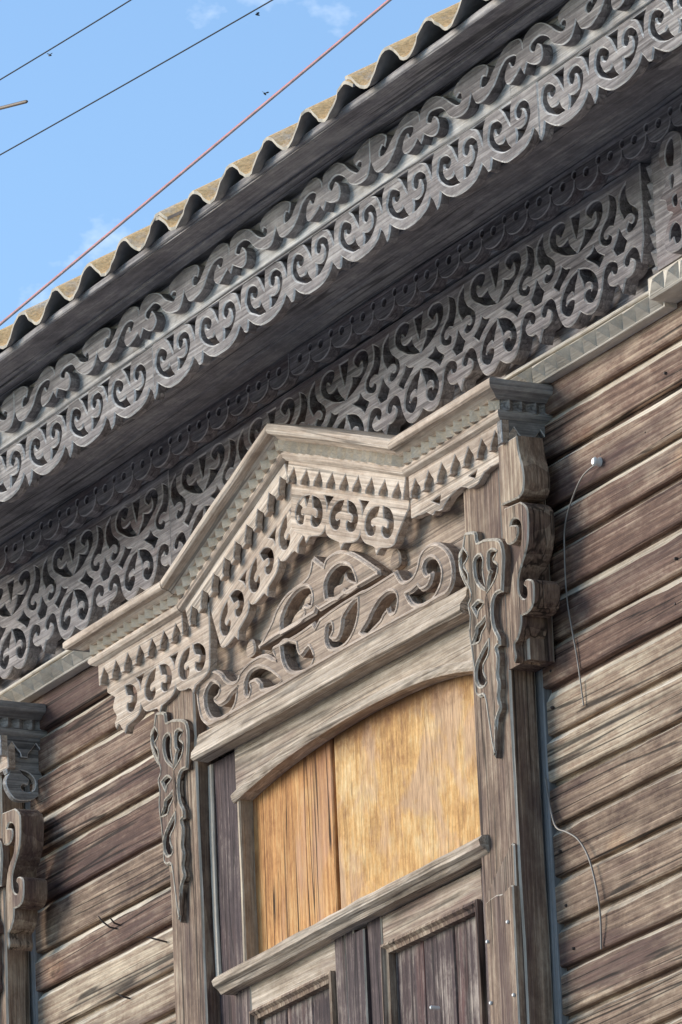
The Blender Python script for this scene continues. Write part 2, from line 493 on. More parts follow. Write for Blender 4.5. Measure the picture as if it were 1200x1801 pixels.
def box(mb, x0, x1, y0, y1, z0, z1, b=0.003, mi=0, emi=None, wob=0.0, rng=None, axis='X', seg=0.15):
    """bevelled board along an axis, gently uneven"""
    emi = mi if emi is None else emi
    A = {'X': (x0, x1), 'Y': (y0, y1), 'Z': (z0, z1)}[axis]
    o = [k for k in 'XYZ' if k != axis]
    rg = {'X': (x0, x1), 'Y': (y0, y1), 'Z': (z0, z1)}
    (p0, p1), (q0, q1) = rg[o[0]], rg[o[1]]
    b = min(b, (p1 - p0) * 0.4, (q1 - q0) * 0.4)
    sec = [(p0 + b, q0), (p1 - b, q0), (p1, q0 + b), (p1, q1 - b), (p1 - b, q1), (p0 + b, q1), (p0, q1 - b), (p0, q0 + b)]
    mis = [mi, emi, mi, emi, mi, emi, mi, emi]
    n = max(1, int(abs(A[1] - A[0]) / seg))
    rows = []
    rng = rng or random.Random(int((x0 * 7 + z0 * 13 + y0 * 31) * 1000))
    for i in range(n + 1):
        t = A[0] + (A[1] - A[0]) * i / n
        dp, dq = rng.uniform(-wob, wob), rng.uniform(-wob, wob)
        row = []
        for (p, q) in sec:
            d = {axis: t, o[0]: p + dp + rng.uniform(-wob, wob) * .4, o[1]: q + dq + rng.uniform(-wob, wob) * .4}
            row.append((d['X'], d['Y'], d['Z']))
        rows.append(row)
    if axis in 'XZ':
        rows = rows[::-1] if axis == 'X' else rows
    if axis == 'X':
        mb.grid(rows, mis, closed=True); mb.face(rows[0][::-1], mi); mb.face(rows[-1], mi)
    else:
        mb.grid(rows, mis, closed=True); mb.face(rows[0][::-1], mi); mb.face(rows[-1], mi)

def board(name, mats, parent, x0, x1, y0, y1, z0, z1, **k):
    mb = MB()
    box(mb, x0, x1, y0, y1, z0, z1, **k)
    return mb.build(name, mats, parent)

def tube(mb, pts, r, n=6, mi=0):
    rows = []
    for i, p in enumerate(pts):
        p = Vector(p)
        a = Vector(pts[max(0, i - 1)]); b = Vector(pts[min(len(pts) - 1, i + 1)])
        d = (b - a).normalized()
        s = d.cross(Vector((0.1, 0.2, 1))).normalized(); t = d.cross(s)
        rr = r[i] if isinstance(r, (list, tuple)) else r
        rows.append([tuple(p + (s * math.cos(2 * math.pi * k / n) + t * math.sin(2 * math.pi * k / n)) * rr) for k in range(n)])
    mb.grid(rows, mi, closed=True)
    mb.face(rows[0], mi); mb.face(rows[-1][::-1], mi)

def tag(o, label=None, cat=None, group=None, kind=None):
    if label: o['label'] = label
    if cat: o['category'] = cat
    if group: o['group'] = group
    if kind: o['kind'] = kind
    return o

# ------------------------------------------------------------------ ground
mb = MB()
mb.face([(-400, -400, 0), (400, -400, 0), (400, 400, 0), (-400, 400, 0)])
tag(mb.build('ground', 'soil'), kind='structure')

# ------------------------------------------------------------------ house
house = bpy.data.objects.new('wooden_house', None)
COL.objects.link(house)
tag(house, 'old unpainted timber house with carved eaves, plank siding and ornate boarded up windows', 'house')

WX0, WX1 = -4.2, 4.0
mb = MB()
box(mb, WX0, WX1, 0.012, 0.20, 0.0, 6.36, b=0.004)
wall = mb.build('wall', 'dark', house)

# --- siding planks: real heights differ left and right of the window
def plank_mesh(x0, x1, z0, z1, seed):
    rng = random.Random(seed)
    h = z1 - z0
    mb = MB()
    n = int((x1 - x0) / 0.05)
    rows = []
    ph = rng.uniform(0, 9); am = rng.uniform(0.0006, 0.0016)
    tilt = rng.uniform(-0.0025, 0.0025)
    lw = rng.uniform(0.012, 0.020)
    for i in range(n + 1):
        x = x0 + (x1 - x0) * i / n
        w = am * math.sin(x * 2.3 + ph) + am * 0.6 * math.sin(x * 6.1 + ph * 2) + rng.uniform(-.0005, .0005)
        wy = 0.0015 * math.sin(x * 1.7 + ph * 3) + tilt
        l = max(0.006, lw + 0.0022 * math.sin(x * 4.3 + ph * 5) + 0.0014 * math.sin(x * 13.1 + ph * 7) + rng.uniform(-.0018, .0018))
        rows.append([(x, 0.012, z0 + w - 0.012), (x, -0.006, z0 + w - 0.012), (x, -0.006, z0 + w + 0.0055), (x, -0.020 + wy, z0 + w + 0.0055), (x, -0.023 + wy, z0 + w + 0.009),
                     (x, -0.023 + wy, z1 - l + w), (x, -0.021 + wy, z1 - l + 0.002 + w), (x, -0.0075, z1 + w - 0.001), (x, 0.012, z1 + w)])
    mb.grid(rows[::-1], [0, 0, 0, 0, 0, 1, 1, 1])
    mb.face(rows[0], 0); mb.face(rows[-1][::-1], 0)
    return mb
rz = [5.823, 5.73, 5.63, 5.548, 5.454, 5.358, 5.267, 5.172, 5.074, 4.987, 4.882, 4.786, 4.696, 4.6]
lz = [5.797, 5.705, 5.607, 5.516, 5.398, 5.287, 5.196, 5.094]
rz = [5.93] + rz; lz = [5.90] + lz
r_ = random.Random(3)
for zz in (rz, lz):
    while zz[-1] > 0.25:
        zz.append(zz[-1] - r_.uniform(0.085, 0.105))
for zz, a, b, sd in ((rz, 0.10, WX1, 100), (lz, WX0, 0.09, 300)):
    for i in range(len(zz) - 1):
        pm = plank_mesh(a + r_.uniform(-.02, .0), b, zz[i + 1], zz[i], sd + i)
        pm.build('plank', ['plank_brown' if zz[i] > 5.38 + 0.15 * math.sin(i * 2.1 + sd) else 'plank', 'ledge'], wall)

# --- bent nails and knot holes on the left planks
def nail(x, z, pts):
    mb = MB()
    tube(mb, [(x + p[0], -0.02 + p[1], z + p[2]) for p in pts], [0.0022] * (len(pts) - 1) + [0.0015], 6)
    mb.build('nail', 'rust', wall)
nail(-1.112, 5.242, [(0, 0.02, 0), (-0.012, -0.02, 0.008), (-0.022, -0.035, 0.024), (-0.028, -0.04, 0.036)])
nail(-1.100, 5.243, [(0, 0.02, 0), (-0.002, -0.02, 0.012), (0.0, -0.03, 0.022)])
nail(-0.868, 5.154, [(0, 0.02, 0), (-0.012, -0.025, 0.012), (-0.028, -0.04, 0.02)])
nail(-1.065, 5.07, [(0, 0.02, 0), (-0.006, -0.02, 0.01), (-0.02, -0.03, 0.02)])
nail(1.345, 5.672, [(0, 0.02, 0), (0.0, -0.004, 0.0), (0.0, -0.006, 0.0)])
nail(1.165, 5.68, [(0, 0.02, 0), (0.0, -0.004, 0.0), (0.0, -0.006, 0.0)])

nr = random.Random(77)
for k in range(1, 15):
    for xs_ in ((0.93, 1.42), ):
        for x in xs_:
            if nr.random() < 0.6:
                z = rz[k + 1] + (rz[k] - rz[k + 1]) * nr.uniform(0.3, 0.7)
                mb = MB(); x += nr.uniform(-.02, .02)
                tube(mb, [(x, 0.0, z), (x, -0.0235, z), (x, -0.0265, z)], [0.0034, 0.0034, 0.002], 7)
                mb.build('nail', 'rust', wall)
for k in range(2, 9):
    x = -0.80 + nr.uniform(-.03, .01); z = lz[k + 1] + (lz[k] - lz[k + 1]) * nr.uniform(0.3, 0.7)
    mb = MB()
    tube(mb, [(x, 0.0, z), (x, -0.0235, z), (x, -0.0265, z)], [0.0034, 0.0034, 0.002], 7)
    mb.build('nail', 'rust', wall)

# ================================================================== eaves
YV = -0.35                 # front of the hanging valance board
mb = MB()
box(mb, WX0, WX1, YV + 0.024, YV + 0.055, 6.243, 6.392, b=0.002)
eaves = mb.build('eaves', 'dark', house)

VP = 0.2165
H1 = [(1.186, 6.235), (1.195, 6.24), (1.193, 6.249), (1.18, 6.259), (1.165, 6.264), (1.153, 6.262), (1.146, 6.252), (1.142, 6.239), (1.146, 6.226), (1.159, 6.212), (1.178, 6.201), (1.198, 6.193), (1.214, 6.191), (1.227, 6.19, 1), (1.215, 6.201), (1.208, 6.215, 1), (1.2, 6.21), (1.187, 6.21), (1.174, 6.213), (1.164, 6.224), (1.16, 6.236), (1.162, 6.245), (1.170, 6.250, 1), (1.172, 6.242), (1.178, 6.236)]
H2 = [(1.262, 6.236), (1.254, 6.244), (1.254, 6.256), (1.262, 6.263), (1.272, 6.265), (1.286, 6.263), (1.3, 6.253), (1.307, 6.242), (1.309, 6.229), (1.303, 6.217), (1.292, 6.206), (1.278, 6.198), (1.262, 6.193), (1.252, 6.192, 1), (1.256, 6.203), (1.254, 6.214, 1), (1.269, 6.211), (1.284, 6.213), (1.293, 6.219), (1.295, 6.23), (1.292, 6.242), (1.282, 6.251), (1.272, 6.253, 1), (1.276, 6.245), (1.271, 6.238)]
H3 = [(1.194, 6.279, 1), (1.235, 6.279, 1), (1.23, 6.261), (1.229, 6.237, 1), (1.217, 6.255), (1.206, 6.27)]
H4 = [(1.291, 6.280, 1), (1.346, 6.280, 1), (1.335, 6.264), (1.333, 6.233, 1), (1.324, 6.254), (1.313, 6.27), (1.302, 6.277)]
LB = [(1.143, 6.174), (1.150, 6.194, 1), (1.174, 6.179), (1.202, 6.168), (1.227, 6.165), (1.259, 6.166), (1.289, 6.172), (1.309, 6.182), (1.324, 6.197, 1), (1.337, 6.183), (1.3465, 6.163, 1)]
rng = random.Random(11)
SEGS = [(-10, 11), ]
def valance(k0, k1, zoff, yoff):
    """units k0..k1-1 of the scalloped hanging board as one plank"""
    mb = MB()
    xa = 1.130 + k0 * VP; xb = 1.130 + k1 * VP
    low = [(xa, 6.163, 1)]
    holes = []
    for k in range(k0, k1):
        dx = k * VP
        U = jit(LB, rng, 0.0015)
        q = rng.random()
        if q < 0.28:            # tip snapped off
            t_ = U[-1]; U[-2:] = [(U[-2][0] - .001, U[-2][1] + .002), (t_[0] - .006, t_[1] + .016, 1), (t_[0] - .001, t_[1] + rng.uniform(.008, .013), 1)]
        elif q < 0.40:          # lobe chipped
            U[4] = (U[4][0], U[4][1] + .006, 1); U[5] = (U[5][0] - .008, U[5][1] + .004, 1)
        low += [(p[0] + dx, p[1]) + tuple(p[2:]) for p in U]
        for h in (H1, H2, H3):
            holes.append(smooth_loop([(p[0] + dx,) + tuple(p[1:]) for p in jit(h, rng, 0.0017)], 3))
        if k < k1 - 1:
            holes.append(smooth_loop([(p[0] + dx,) + tuple(p[1:]) for p in jit(H4, rng, 0.0011)], 3))
    low[-1] = (xb, 6.163, 1)
    lo = smooth_loop(low, 3, closed=False)
    top = [(xb, 6.2860), (xa, 6.2860)]
    plate(mb, lo + top, holes, 0.022, lambda u, v, d: (u, YV + yoff + d, v + zoff), 0.0032, grow=0.0010)
    return mb.build('valance_board', ['grey', 'grey_e'], eaves)
valance(-13, -6, 0.0, 0.001)
valance(-6, 2, 0.0015, 0.0)
valance(2, 12, 0.0, 0.001)
for a, b in ((WX0, -0.20), (-0.198, 1.46), (1.462, WX1)):
    board('valance_rail', 'rail', eaves, a, b, YV - 0.0025, YV + 0.0225, 6.2865 if a != -0.198 else 6.2880, 6.390, b=0.002, wob=0.0007)

# --- running scroll nailed on the upper half of that board
SU = [(-0.172, 6.344, 1), (-0.171, 6.358), (-0.162, 6.371), (-0.14, 6.3795), (-0.114, 6.3795), (-0.089, 6.371), (-0.071, 6.359), (-0.053, 6.345), (-0.038, 6.334), (-0.022, 6.329), (-0.008, 6.331), (-0.005, 6.34), (-0.012, 6.348), (-0.021, 6.348), (-0.025, 6.343, 1), (-0.034, 6.354), (-0.033, 6.365), (-0.016, 6.3745), (0.01, 6.379), (0.033, 6.380)]
SL_ = [(-0.172, 6.297, 1), (-0.159, 6.314, 1), (-0.139, 6.303), (-0.12, 6.297), (-0.105, 6.3), (-0.098, 6.313), (-0.104, 6.329), (-0.118, 6.34, 1), (-0.123, 6.336), (-0.127, 6.329), (-0.135, 6.329), (-0.143, 6.336), (-0.143, 6.344), (-0.13, 6.35), (-0.107, 6.351), (-0.086, 6.343), (-0.071, 6.33), (-0.058, 6.317), (-0.04, 6.308), (-0.019, 6.301), (0.004, 6.301), (0.02, 6.31), (0.033, 6.332, 1)]
def scroll(j0, j1, x_ref, dz):
    """half-units j0..j1; even = as drawn, odd = mirrored"""
    sc = VP / 0.205
    up, lo = [], []
    for j in range(j0, j1):
        a = 0.0016
        U = [((p[0] + .172) * sc,) + tuple(p[1:]) for p in SU]
        W = [((p[0] + .172) * sc,) + tuple(p[1:]) for p in SL_]
        if j % 2:
            U = [(VP - p[0],) + tuple(p[1:]) for p in U][::-1]
            W = [(VP - p[0],) + tuple(p[1:]) for p in W][::-1]
        x0 = x_ref + j * VP
        U = [(p[0] + x0 + rng.uniform(-a, a), p[1] + dz + rng.uniform(-a, a)) + tuple(p[2:]) for p in U]
        W = [(p[0] + x0 + rng.uniform(-a, a), p[1] + dz + rng.uniform(-a, a)) + tuple(p[2:]) for p in W]
        up += U if j == j0 else U[1:]
        lo += W if j == j0 else W[1:]
    up[0] = up[0][:2] + (1,); lo[0] = lo[0][:2] + (1,); up[-1] = up[-1][:2] + (1,); lo[-1] = lo[-1][:2] + (1,)
    outer = smooth_loop(lo, 3, closed=False) + smooth_loop(up, 3, closed=False)[::-1]
    mb = MB()
    plate(mb, outer, [], 0.0245, facade(YV - 0.0265), 0.0024)
    mb.build('scroll_molding', ['grey', 'grey_e'], eaves)
XS = -0.172
scroll(-10, -3, XS, 0.004)
scroll(-3, 5, XS, 0.003)
scroll(5, 14, XS, 0.002)

# --- boards under the roof edge and under the eaves
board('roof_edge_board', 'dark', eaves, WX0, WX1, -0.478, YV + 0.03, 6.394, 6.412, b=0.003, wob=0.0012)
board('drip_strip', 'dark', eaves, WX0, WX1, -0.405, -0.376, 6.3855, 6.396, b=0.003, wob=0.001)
ys = [-0.326, -0.245, -0.165, -0.055]
for i in range(3):
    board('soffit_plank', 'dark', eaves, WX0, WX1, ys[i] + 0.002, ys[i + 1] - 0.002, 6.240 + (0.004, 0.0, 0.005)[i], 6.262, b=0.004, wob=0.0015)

# --- frieze
board('frieze_backing', 'frieze', eaves, WX0, WX1, -0.030, 0.0, 5.925, 5.995, b=0.002)
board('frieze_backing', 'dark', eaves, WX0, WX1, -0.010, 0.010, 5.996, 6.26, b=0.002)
FP = 0.17
def fh(L, A=1.211, B=1.370):
    s = FP / (B - A)
    return [((p[0] - A) * s,) + tuple(p[1:]) for p in L]
FA1 = [(-0.017, 6.163, 1), (0.017, 6.163, 1), (0.009, 6.138), (0.0, 6.116, 1), (-0.009, 6.138)]
FA2 = fh([(1.269, 6.139), (1.255, 6.151), (1.257, 6.159), (1.274, 6.165), (1.296, 6.162), (1.309, 6.151), (1.311, 6.135), (1.301, 6.121), (1.281, 6.109), (1.257, 6.096), (1.217, 6.085, 1), (1.23, 6.097), (1.241, 6.109), (1.244, 6.121, 1), (1.266, 6.115), (1.283, 6.119), (1.291, 6.13), (1.289, 6.143), (1.285, 6.150, 1), (1.276, 6.144)])
FA3 = fh([(1.339, 6.16, 1), (1.358, 6.148), (1.364, 6.13), (1.362, 6.116), (1.355, 6.104), (1.350, 6.096, 1), (1.335, 6.101), (1.32, 6.097), (1.311, 6.087), (1.313, 6.076), (1.325, 6.073), (1.333, 6.078, 1), (1.341, 6.071), (1.336, 6.064), (1.322, 6.064), (1.306, 6.071), (1.299, 6.082), (1.303, 6.095), (1.317, 6.107), (1.331, 6.117), (1.339, 6.132), (1.341, 6.146)])
FB1 = [(0, 6.077, 1), (0.009, 6.062), (0.026, 6.046, 1), (0.014, 6.031, 1), (-0.014, 6.031, 1), (-0.026, 6.046, 1), (-0.009, 6.062)]
FA4 = fh([(1.273, 6.074, 1), (1.283, 6.06), (1.306, 6.045, 1), (1.288, 6.031, 1), (1.274, 6.044), (1.243, 6.062, 1), (1.261, 6.065)])
FA5 = fh([(1.2155, 6.046, 1), (1.24, 6.04), (1.262, 6.026), (1.277, 6.006), (1.28, 5.988), (1.271, 5.976), (1.255, 5.969), (1.24, 5.974), (1.232, 5.986), (1.237, 5.994), (1.251, 5.994), (1.26, 5.988, 1), (1.263, 5.996), (1.26, 6.008), (1.248, 6.015), (1.236, 6.015), (1.231, 6.008, 1), (1.226, 6.023), (1.218, 6.036)])
FBT = fh([(1.211, 5.962, 1), (1.223, 5.954), (1.24, 5.946), (1.263, 5.946), (1.282, 5.959), (1.296, 5.983), (1.304, 6.009), (1.317, 6.024), (1.334, 6.025), (1.352, 6.016), (1.358, 6.003), (1.351, 5.995), (1.34, 5.997), (1.334, 6.008, 1), (1.324, 6.002), (1.317, 5.993), (1.322, 5.98), (1.339, 5.972), (1.354, 5.972, 1), (1.361, 5.963), (1.370, 5.946, 1)])
YF = -0.075
def mir(L, x=0.0):
    return [(2 * x - p[0],) + tuple(p[1:]) for p in L][::-1]
def frieze(xb0, k0, k1, left_half=False, right_extra=0.0):
    """full units between pendants; xb0 = a pendant axis"""
    mb = MB()
    low, holes = [], []
    def put(h, dx):
        holes.append(smooth_loop([(p[0] + dx,) + tuple(p[1:]) for p in jit(h, rng, 0.0009)], 3))
    for k in range(k0, k1):
        xA = xb0 + (k + 0.5) * 2 * FP
        seg = mir(FBT) + FBT[1:]
        seg = [(p[0] + xA,) + tuple(p[1:]) for p in jit(seg, rng, 0.0007)]
        low += seg if not low else seg[1:]
        put(FA1, xA)
        for h in (FA2, FA3, FA4, FA5):
            put(h, xA); put(mir(h), xA)
        if k > k0:
            put(FB1, xA - FP)
    xa = low[0][0]; xb = low[-1][0]
    lo = smooth_loop(low, 3, closed=False)
    if right_extra:
        e = xb + right_extra
        ext = [(xb + FP - p[0],) + tuple(p[1:]) for p in FBT][::-1]
        ext = [p for p in ext if p[0] < e - 0.004]
        lo += smooth_loop(ext[1:], 3, closed=False) + [(e, 6.03)]
        put(FB1, xb)
        put([(xb + FP - q[0],) + tuple(q[1:]) for q in FA3][::-1], 0.0)
        xb = e
    outer = lo + [(xb, 6.186), (xa, 6.186)]
    plate(mb, outer, holes, 0.030, facade(YF), 0.0026, back=False, grow=0.0022)
    mb.build('frieze_board', ['frieze', 'frieze_e'], eaves)
frieze(1.370, -6, 0, right_extra=0.095)
frieze(1.369, -14, -6)

# --- scalloped strip above the frieze
def scallops(x0, n, name='scalloped_strip'):
    p = 0.0975
    mb = MB()
    lo, holes = [], []
    for i in range(n):
        c = x0 + i * p
        lo += jit([(c - .0475, 6.212, 1), (c - .043, 6.197), (c - .027, 6.186), (c, 6.181), (c + .027, 6.186), (c + .043, 6.197), (c + .0475, 6.212, 1)], rng, 0.0006)
        holes.append(smooth_loop(jit([(c + .011 * math.cos(a), 6.216 + .0085 * math.sin(a)) for a in [k * math.pi / 4 for k in range(8)]], rng, .0006), 2))
        if i < n - 1:
            cc = c + p / 2
            holes.append(smooth_loop(jit([(cc + .0085 * math.cos(a), 6.2245 + .0075 * math.sin(a)) for a in [k * math.pi / 4 for k in range(8)]], rng, .0006), 2))
    outer = smooth_loop(lo, 3, closed=False) + [(lo[-1][0], 6.243), (lo[0][0], 6.243)]
    plate(mb, outer, holes, 0.028, facade(-0.107), 0.002, back=False)
    mb.build(name, ['frieze', 'frieze_e'], eaves)
scallops(1.407 - 0.0975 * 30, 16)
scallops(1.407 - 0.0975 * 14, 24)
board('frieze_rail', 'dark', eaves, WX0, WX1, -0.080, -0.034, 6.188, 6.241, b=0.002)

# --- pointed nail-head trim
def pyramids(mb, u0, n, pitch, v0, v1, hgt, mapf, rng, mi=0):
    for i in range(n):
        a = u0 + i * pitch + rng.uniform(-.0008, .0008); b = a + pitch - 0.001
        c = a + (b - a) * 0.80 + rng.uniform(-.0015, .0015); w = (v0 + v1) / 2 + rng.uniform(-.0015, .0015)
        h = hgt * rng.uniform(0.85, 1.1)
        q = [mapf(a, v0, 0), mapf(b, v0, 0), mapf(b, v1, 0), mapf(a, v1, 0)]
        ap = mapf(c, w, -h)
        for k in range(4):
            mb.face([q[k], q[(k + 1) % 4], ap], mi)
mb = MB()
box(mb, WX0, 1.49, -0.050, 0.0, 5.884, 5.926, b=0.002, wob=.0006)
pyramids(mb, 1.485 - 0.0535 * 96, 96, 0.0535, 5.887, 5.9235, 0.029, facade(-0.0502), rng)
mb.build('nailhead_trim', 'teeth', eaves)
board('trim_ledge', 'trim', eaves, WX0, 1.49, -0.055, 0.0, 5.926, 5.9345, b=0.002, wob=.0008)

# --- pilaster block beside the frieze
mb = MB()
box(mb, 1.528, 1.80, -0.085, 0.0, 5.94, 6.186, b=0.003, axis='Z', mi=0)
mb.build('pilaster_board', 'frieze', eaves)
mb = MB()
box(mb, 1.466, 1.525, -0.052, 0.005, 5.936, 6.186, b=0.002, axis='Z')
pyr = []
for i in range(7):
    z0 = 5.938 + i * 0.035
    q = [(1.467, -.052, z0), (1.524, -.052, z0), (1.524, -.052, z0 + .034), (1.467, -.052, z0 + .034)]
    ap = (1.4955, -.078, z0 + .017)
    for k in range(4):
        mb.face([q[k], q[(k + 1) % 4], ap])
mb.build('pilaster_nailhead_strip', 'frieze_e', eaves)
mb = MB()
oval = [(1.607, 6.146), (1.625, 6.172), (1.654, 6.181), (1.69, 6.165), (1.698, 6.13), (1.69, 6.10), (1.70, 6.06, 1), (1.725, 6.045), (1.70, 6.035), (1.68, 6.025), (1.70, 5.99), (1.70, 5.955), (1.672, 5.938), (1.64, 5.938), (1.613, 5.95), (1.612, 5.978), (1.63, 6.005), (1.648, 6.015), (1.628, 6.026), (1.624, 6.047), (1.598, 6.058, 1), (1.62, 6.075), (1.63, 6.095), (1.612, 6.118)]
hl = [[(1.63, 6.135), (1.64, 6.158), (1.66, 6.165), (1.665, 6.14), (1.66, 6.11, 1), (1.64, 6.115)], [(1.645, 6.088), (1.655, 6.095), (1.66, 6.08), (1.65, 6.065)], [(1.65, 6.045), (1.665, 6.05), (1.668, 6.03), (1.655, 6.028)], [(1.632, 5.965), (1.636, 5.985), (1.655, 5.995), (1.672, 5.98), (1.675, 5.958), (1.655, 5.952), (1.645, 5.97)]]
plate(mb, smooth_loop(oval, 3), [smooth_loop(h, 3) for h in hl], 0.028, facade(-0.113), 0.0022, back=False)
mb.build('pilaster_carving', ['frieze', 'frieze_e'], eaves)
mb = MB()
box(mb, 1.49, 1.86, -0.085, 0.0, 5.893, 5.938, b=0.003)
pyramids(mb, 1.492, 6, 0.06, 5.897, 5.934, 0.02, facade(-0.0852), rng)
mb.build('pilaster_base', 'teeth', eaves)

# ================================================================== roof
mb = MB()
SL = math.tan(R(29.5))
def roof_pt(x, y, h): return (x, y, 6.414 + (y + 0.5) * SL + h)
for a, b in ((WX0, WX1),):
    q = [(-0.47, 0.006), (2.6, 0.006), (2.6, -0.012), (-0.47, -0.012)]
    rows = [[(x, y, 6.414 + (y + 0.5) * SL + h - 0.024) for (y, h) in q] for x in (b, a)]
    mb.grid(rows, 0, closed=True)
    mb.face(rows[0][::-1]); mb.face(rows[1])
roof = mb.build('roof', 'dark', house)
WP = 0.1738
def sheet(k0, k1, lift, y0, seed):
    """fibre-cement sheet, waves k0..k1"""
    rg = random.Random(seed)
    mb = MB()
    ns = 14
    n = int((k1 - k0) * ns)
    ys = [y0, y0 + 0.02, 0.0, 0.8, 1.7, 2.6]
    amp = 0.0245
    top, bot = [], []
    chips = [rg.uniform(-.004, .004) for _ in range(n + 1)]
    for i in range(n + 1):
        u = k0 + i / ns
        x = 0.010 + u * WP
        h = amp * math.cos(2 * math.pi * u) + lift
        yy = [y0 + chips[i] * 0.6] + ys[1:]
        top.append([roof_pt(x, y, h + 0.0036) for y in yy])
        bot.append([roof_pt(x, y, h - 0.0036) for y in yy])
    mb.grid(top[::-1], 0)
    mb.grid(bot, 1)
    for i in range(n):
        mb.face([bot[i][0], bot[i + 1][0], top[i + 1][0], top[i][0]], 2)
    for r0, r1 in ((top[0], bot[0]), (bot[-1], top[-1])):
        mb.grid([r1, r0], 1)
    o = mb.build('roof_sheet', ['lichen', 'cement', 'rim'], roof)
    return o
sheet(-12, -5.02, 0.003, -0.505, 1)
sheet(-5.25, 1.25, 0.0115, -0.500, 2)
sheet(1.0, 6.25, 0.003, -0.503, 3)
sheet(6.0, 12.2, 0.0115, -0.498, 4)
sheet(12.0, 22.5, 0.003, -0.502, 5)

# ================================================================== window
mb = MB()
box(mb, -0.70, 0.85, -0.024, 0.02, 3.9, 5.86, b=0.003, axis='Z')
win = mb.build('window', 'purple', house)

PATH = [(-0.985, 5.885), (-0.546, 5.885), (-0.010, 6.080), (0.544, 5.880), (0.945, 5.880)]
def off_path(v, eL, eR):
    P = [Vector(p) for p in PATH]
    ns = []
    for i in range(len(P) - 1):
        d = (P[i + 1] - P[i]).normalized()
        ns.append(Vector((-d.y, d.x)))
    out = [P[0] + ns[0] * v + Vector((-eL, 0))]
    for i in range(1, len(P) - 1):
        s = (ns[i - 1] + ns[i]).normalized()
        out.append(P[i] + s * (v / s.dot(ns[i])))
    out.append(P[-1] + ns[-1] * v + Vector((eR, 0)))
    return out
SWEPT = []
def sweep(name, profile, mats, retmat=None, o_ref=0.125):
    """profile (outward, vertical) swept along the gabled hood, cut in mitred lengths"""
    rows = []
    for (o, v) in profile:
        pts = off_path(v, (o - o_ref) * 1.6, (o - o_ref))
        r = [(pts[0].x, 0.0, pts[0].y)] + [(p.x, -o, p.y) for p in pts] + [(pts[-1].x, 0.0, pts[-1].y)]
        rows.append(r)
    nseg = len(rows[0]) - 1
    for s in range(nseg):
        mb = MB()
        nsub = 6 if 0 < s < nseg - 1 else 2
        g = []
        rg = random.Random(s * 7 + len(name))
        for k in range(nsub + 1):
            t = k / nsub
            w = 0 if k in (0, nsub) else rg.uniform(-.0009, .0009)
            g.append([tuple(Vector(r[s]).lerp(Vector(r[s + 1]), t) + Vector((0, w, w))) for r in rows])
        mb.grid(g, 0)
        mb.face(g[0][::-1]); mb.face(g[-1])
        ob = mb.build(name, retmat if (retmat and s in (0, nseg - 1)) else mats, win)
        SWEPT.append((ob, s - 1))

sweep('hood_cap', [(0.0, 0.012), (0.150, 0.004), (0.163, 0.002), (0.167, -0.003), (0.167, -0.014), (0.163, -0.019), (0.150, -0.022), (0.138, -0.030), (0.0, -0.030)], 'hood', 'hood_grey')
sweep('hood_frieze', [(0.0, -0.0285), (0.125, -0.0285), (0.125, -0.050), (0.131, -0.052), (0.133, -0.058), (0.130, -0.066), (0.121, -0.072), (0.0, -0.072)], 'hood', 'hood_grey')

SEG = []
P = [Vector(p) for p in PATH]
for i in range(4):
    d = (P[i + 1] - P[i]); SEG.append((P[i], d.normalized(), d.length))
def seg_map(i, yf):
    o, d, _ = SEG[i]
    n = Vector((-d.y, d.x))
    def f(u, v, dd):
        p = o + d * u + n * v
        return (p.x, yf + dd, p.y)
    return f
def ret_map(x, yf=None):
    """the return at the right end: u runs from the front corner to the wall, facing +x"""
    return lambda u, v, d: (x - d, -0.125 + u, 5.880 + v)

def reframe(ob, i):
    """turn a sloped length so that its own X axis, and so its grain, runs along it"""
    o, d, _ = SEG[i]
    mat = Matrix.Translation((o.x, 0, o.y)) @ Matrix.Rotation(-math.atan2(d.y, d.x), 4, 'Y')
    ob.data.transform(mat.inverted())
    ob.matrix_local = mat
    return ob
def dogteeth(mb, u0, n, pitch, v0, v1, hgt, mapf, rng, mi=0):
    for i in range(n):
        a = u0 + i * pitch + rng.uniform(-.0006, .0006); b = a + pitch - 0.0004
        c = (a + b) / 2 + rng.uniform(-.001, .001); h = hgt * rng.uniform(.85, 1.1); dv = rng.uniform(-.0012, .0012)
        L_, R_, A_ = [(mapf(x, v0 + dv, -d), mapf(x, v1, -d)) for x, d in ((a, 0), (b, 0), (c, h))]
        mb.face([L_[0], A_[0], A_[1], L_[1]], mi)
        mb.face([A_[0], R_[0], R_[1], A_[1]], mi)
        mb.face([L_[0], R_[0], A_[0]], mi)
        mb.face([L_[1], A_[1], R_[1]], mi)
for ob, i in SWEPT:
    if i in (1, 2):
        reframe(ob, i)
# dog-tooth dentils
for i in range(4):
    mb = MB()
    Ls = SEG[i][2]
    n = int(Ls / 0.035)
    p = Ls / n
    dogteeth(mb, 0, n, p, -0.0535, -0.0290, 0.0190, seg_map(i, -0.1248), rng)
    reframe(mb.build('dentil_strip', 'hood_teeth', win), i)
mb = MB()
dogteeth(mb, 0.002, 4, 0.0305, -0.0535, -0.0295, 0.014, ret_map(0.9448), rng)
mb.build('dentil_strip', 'hood_grey', win)

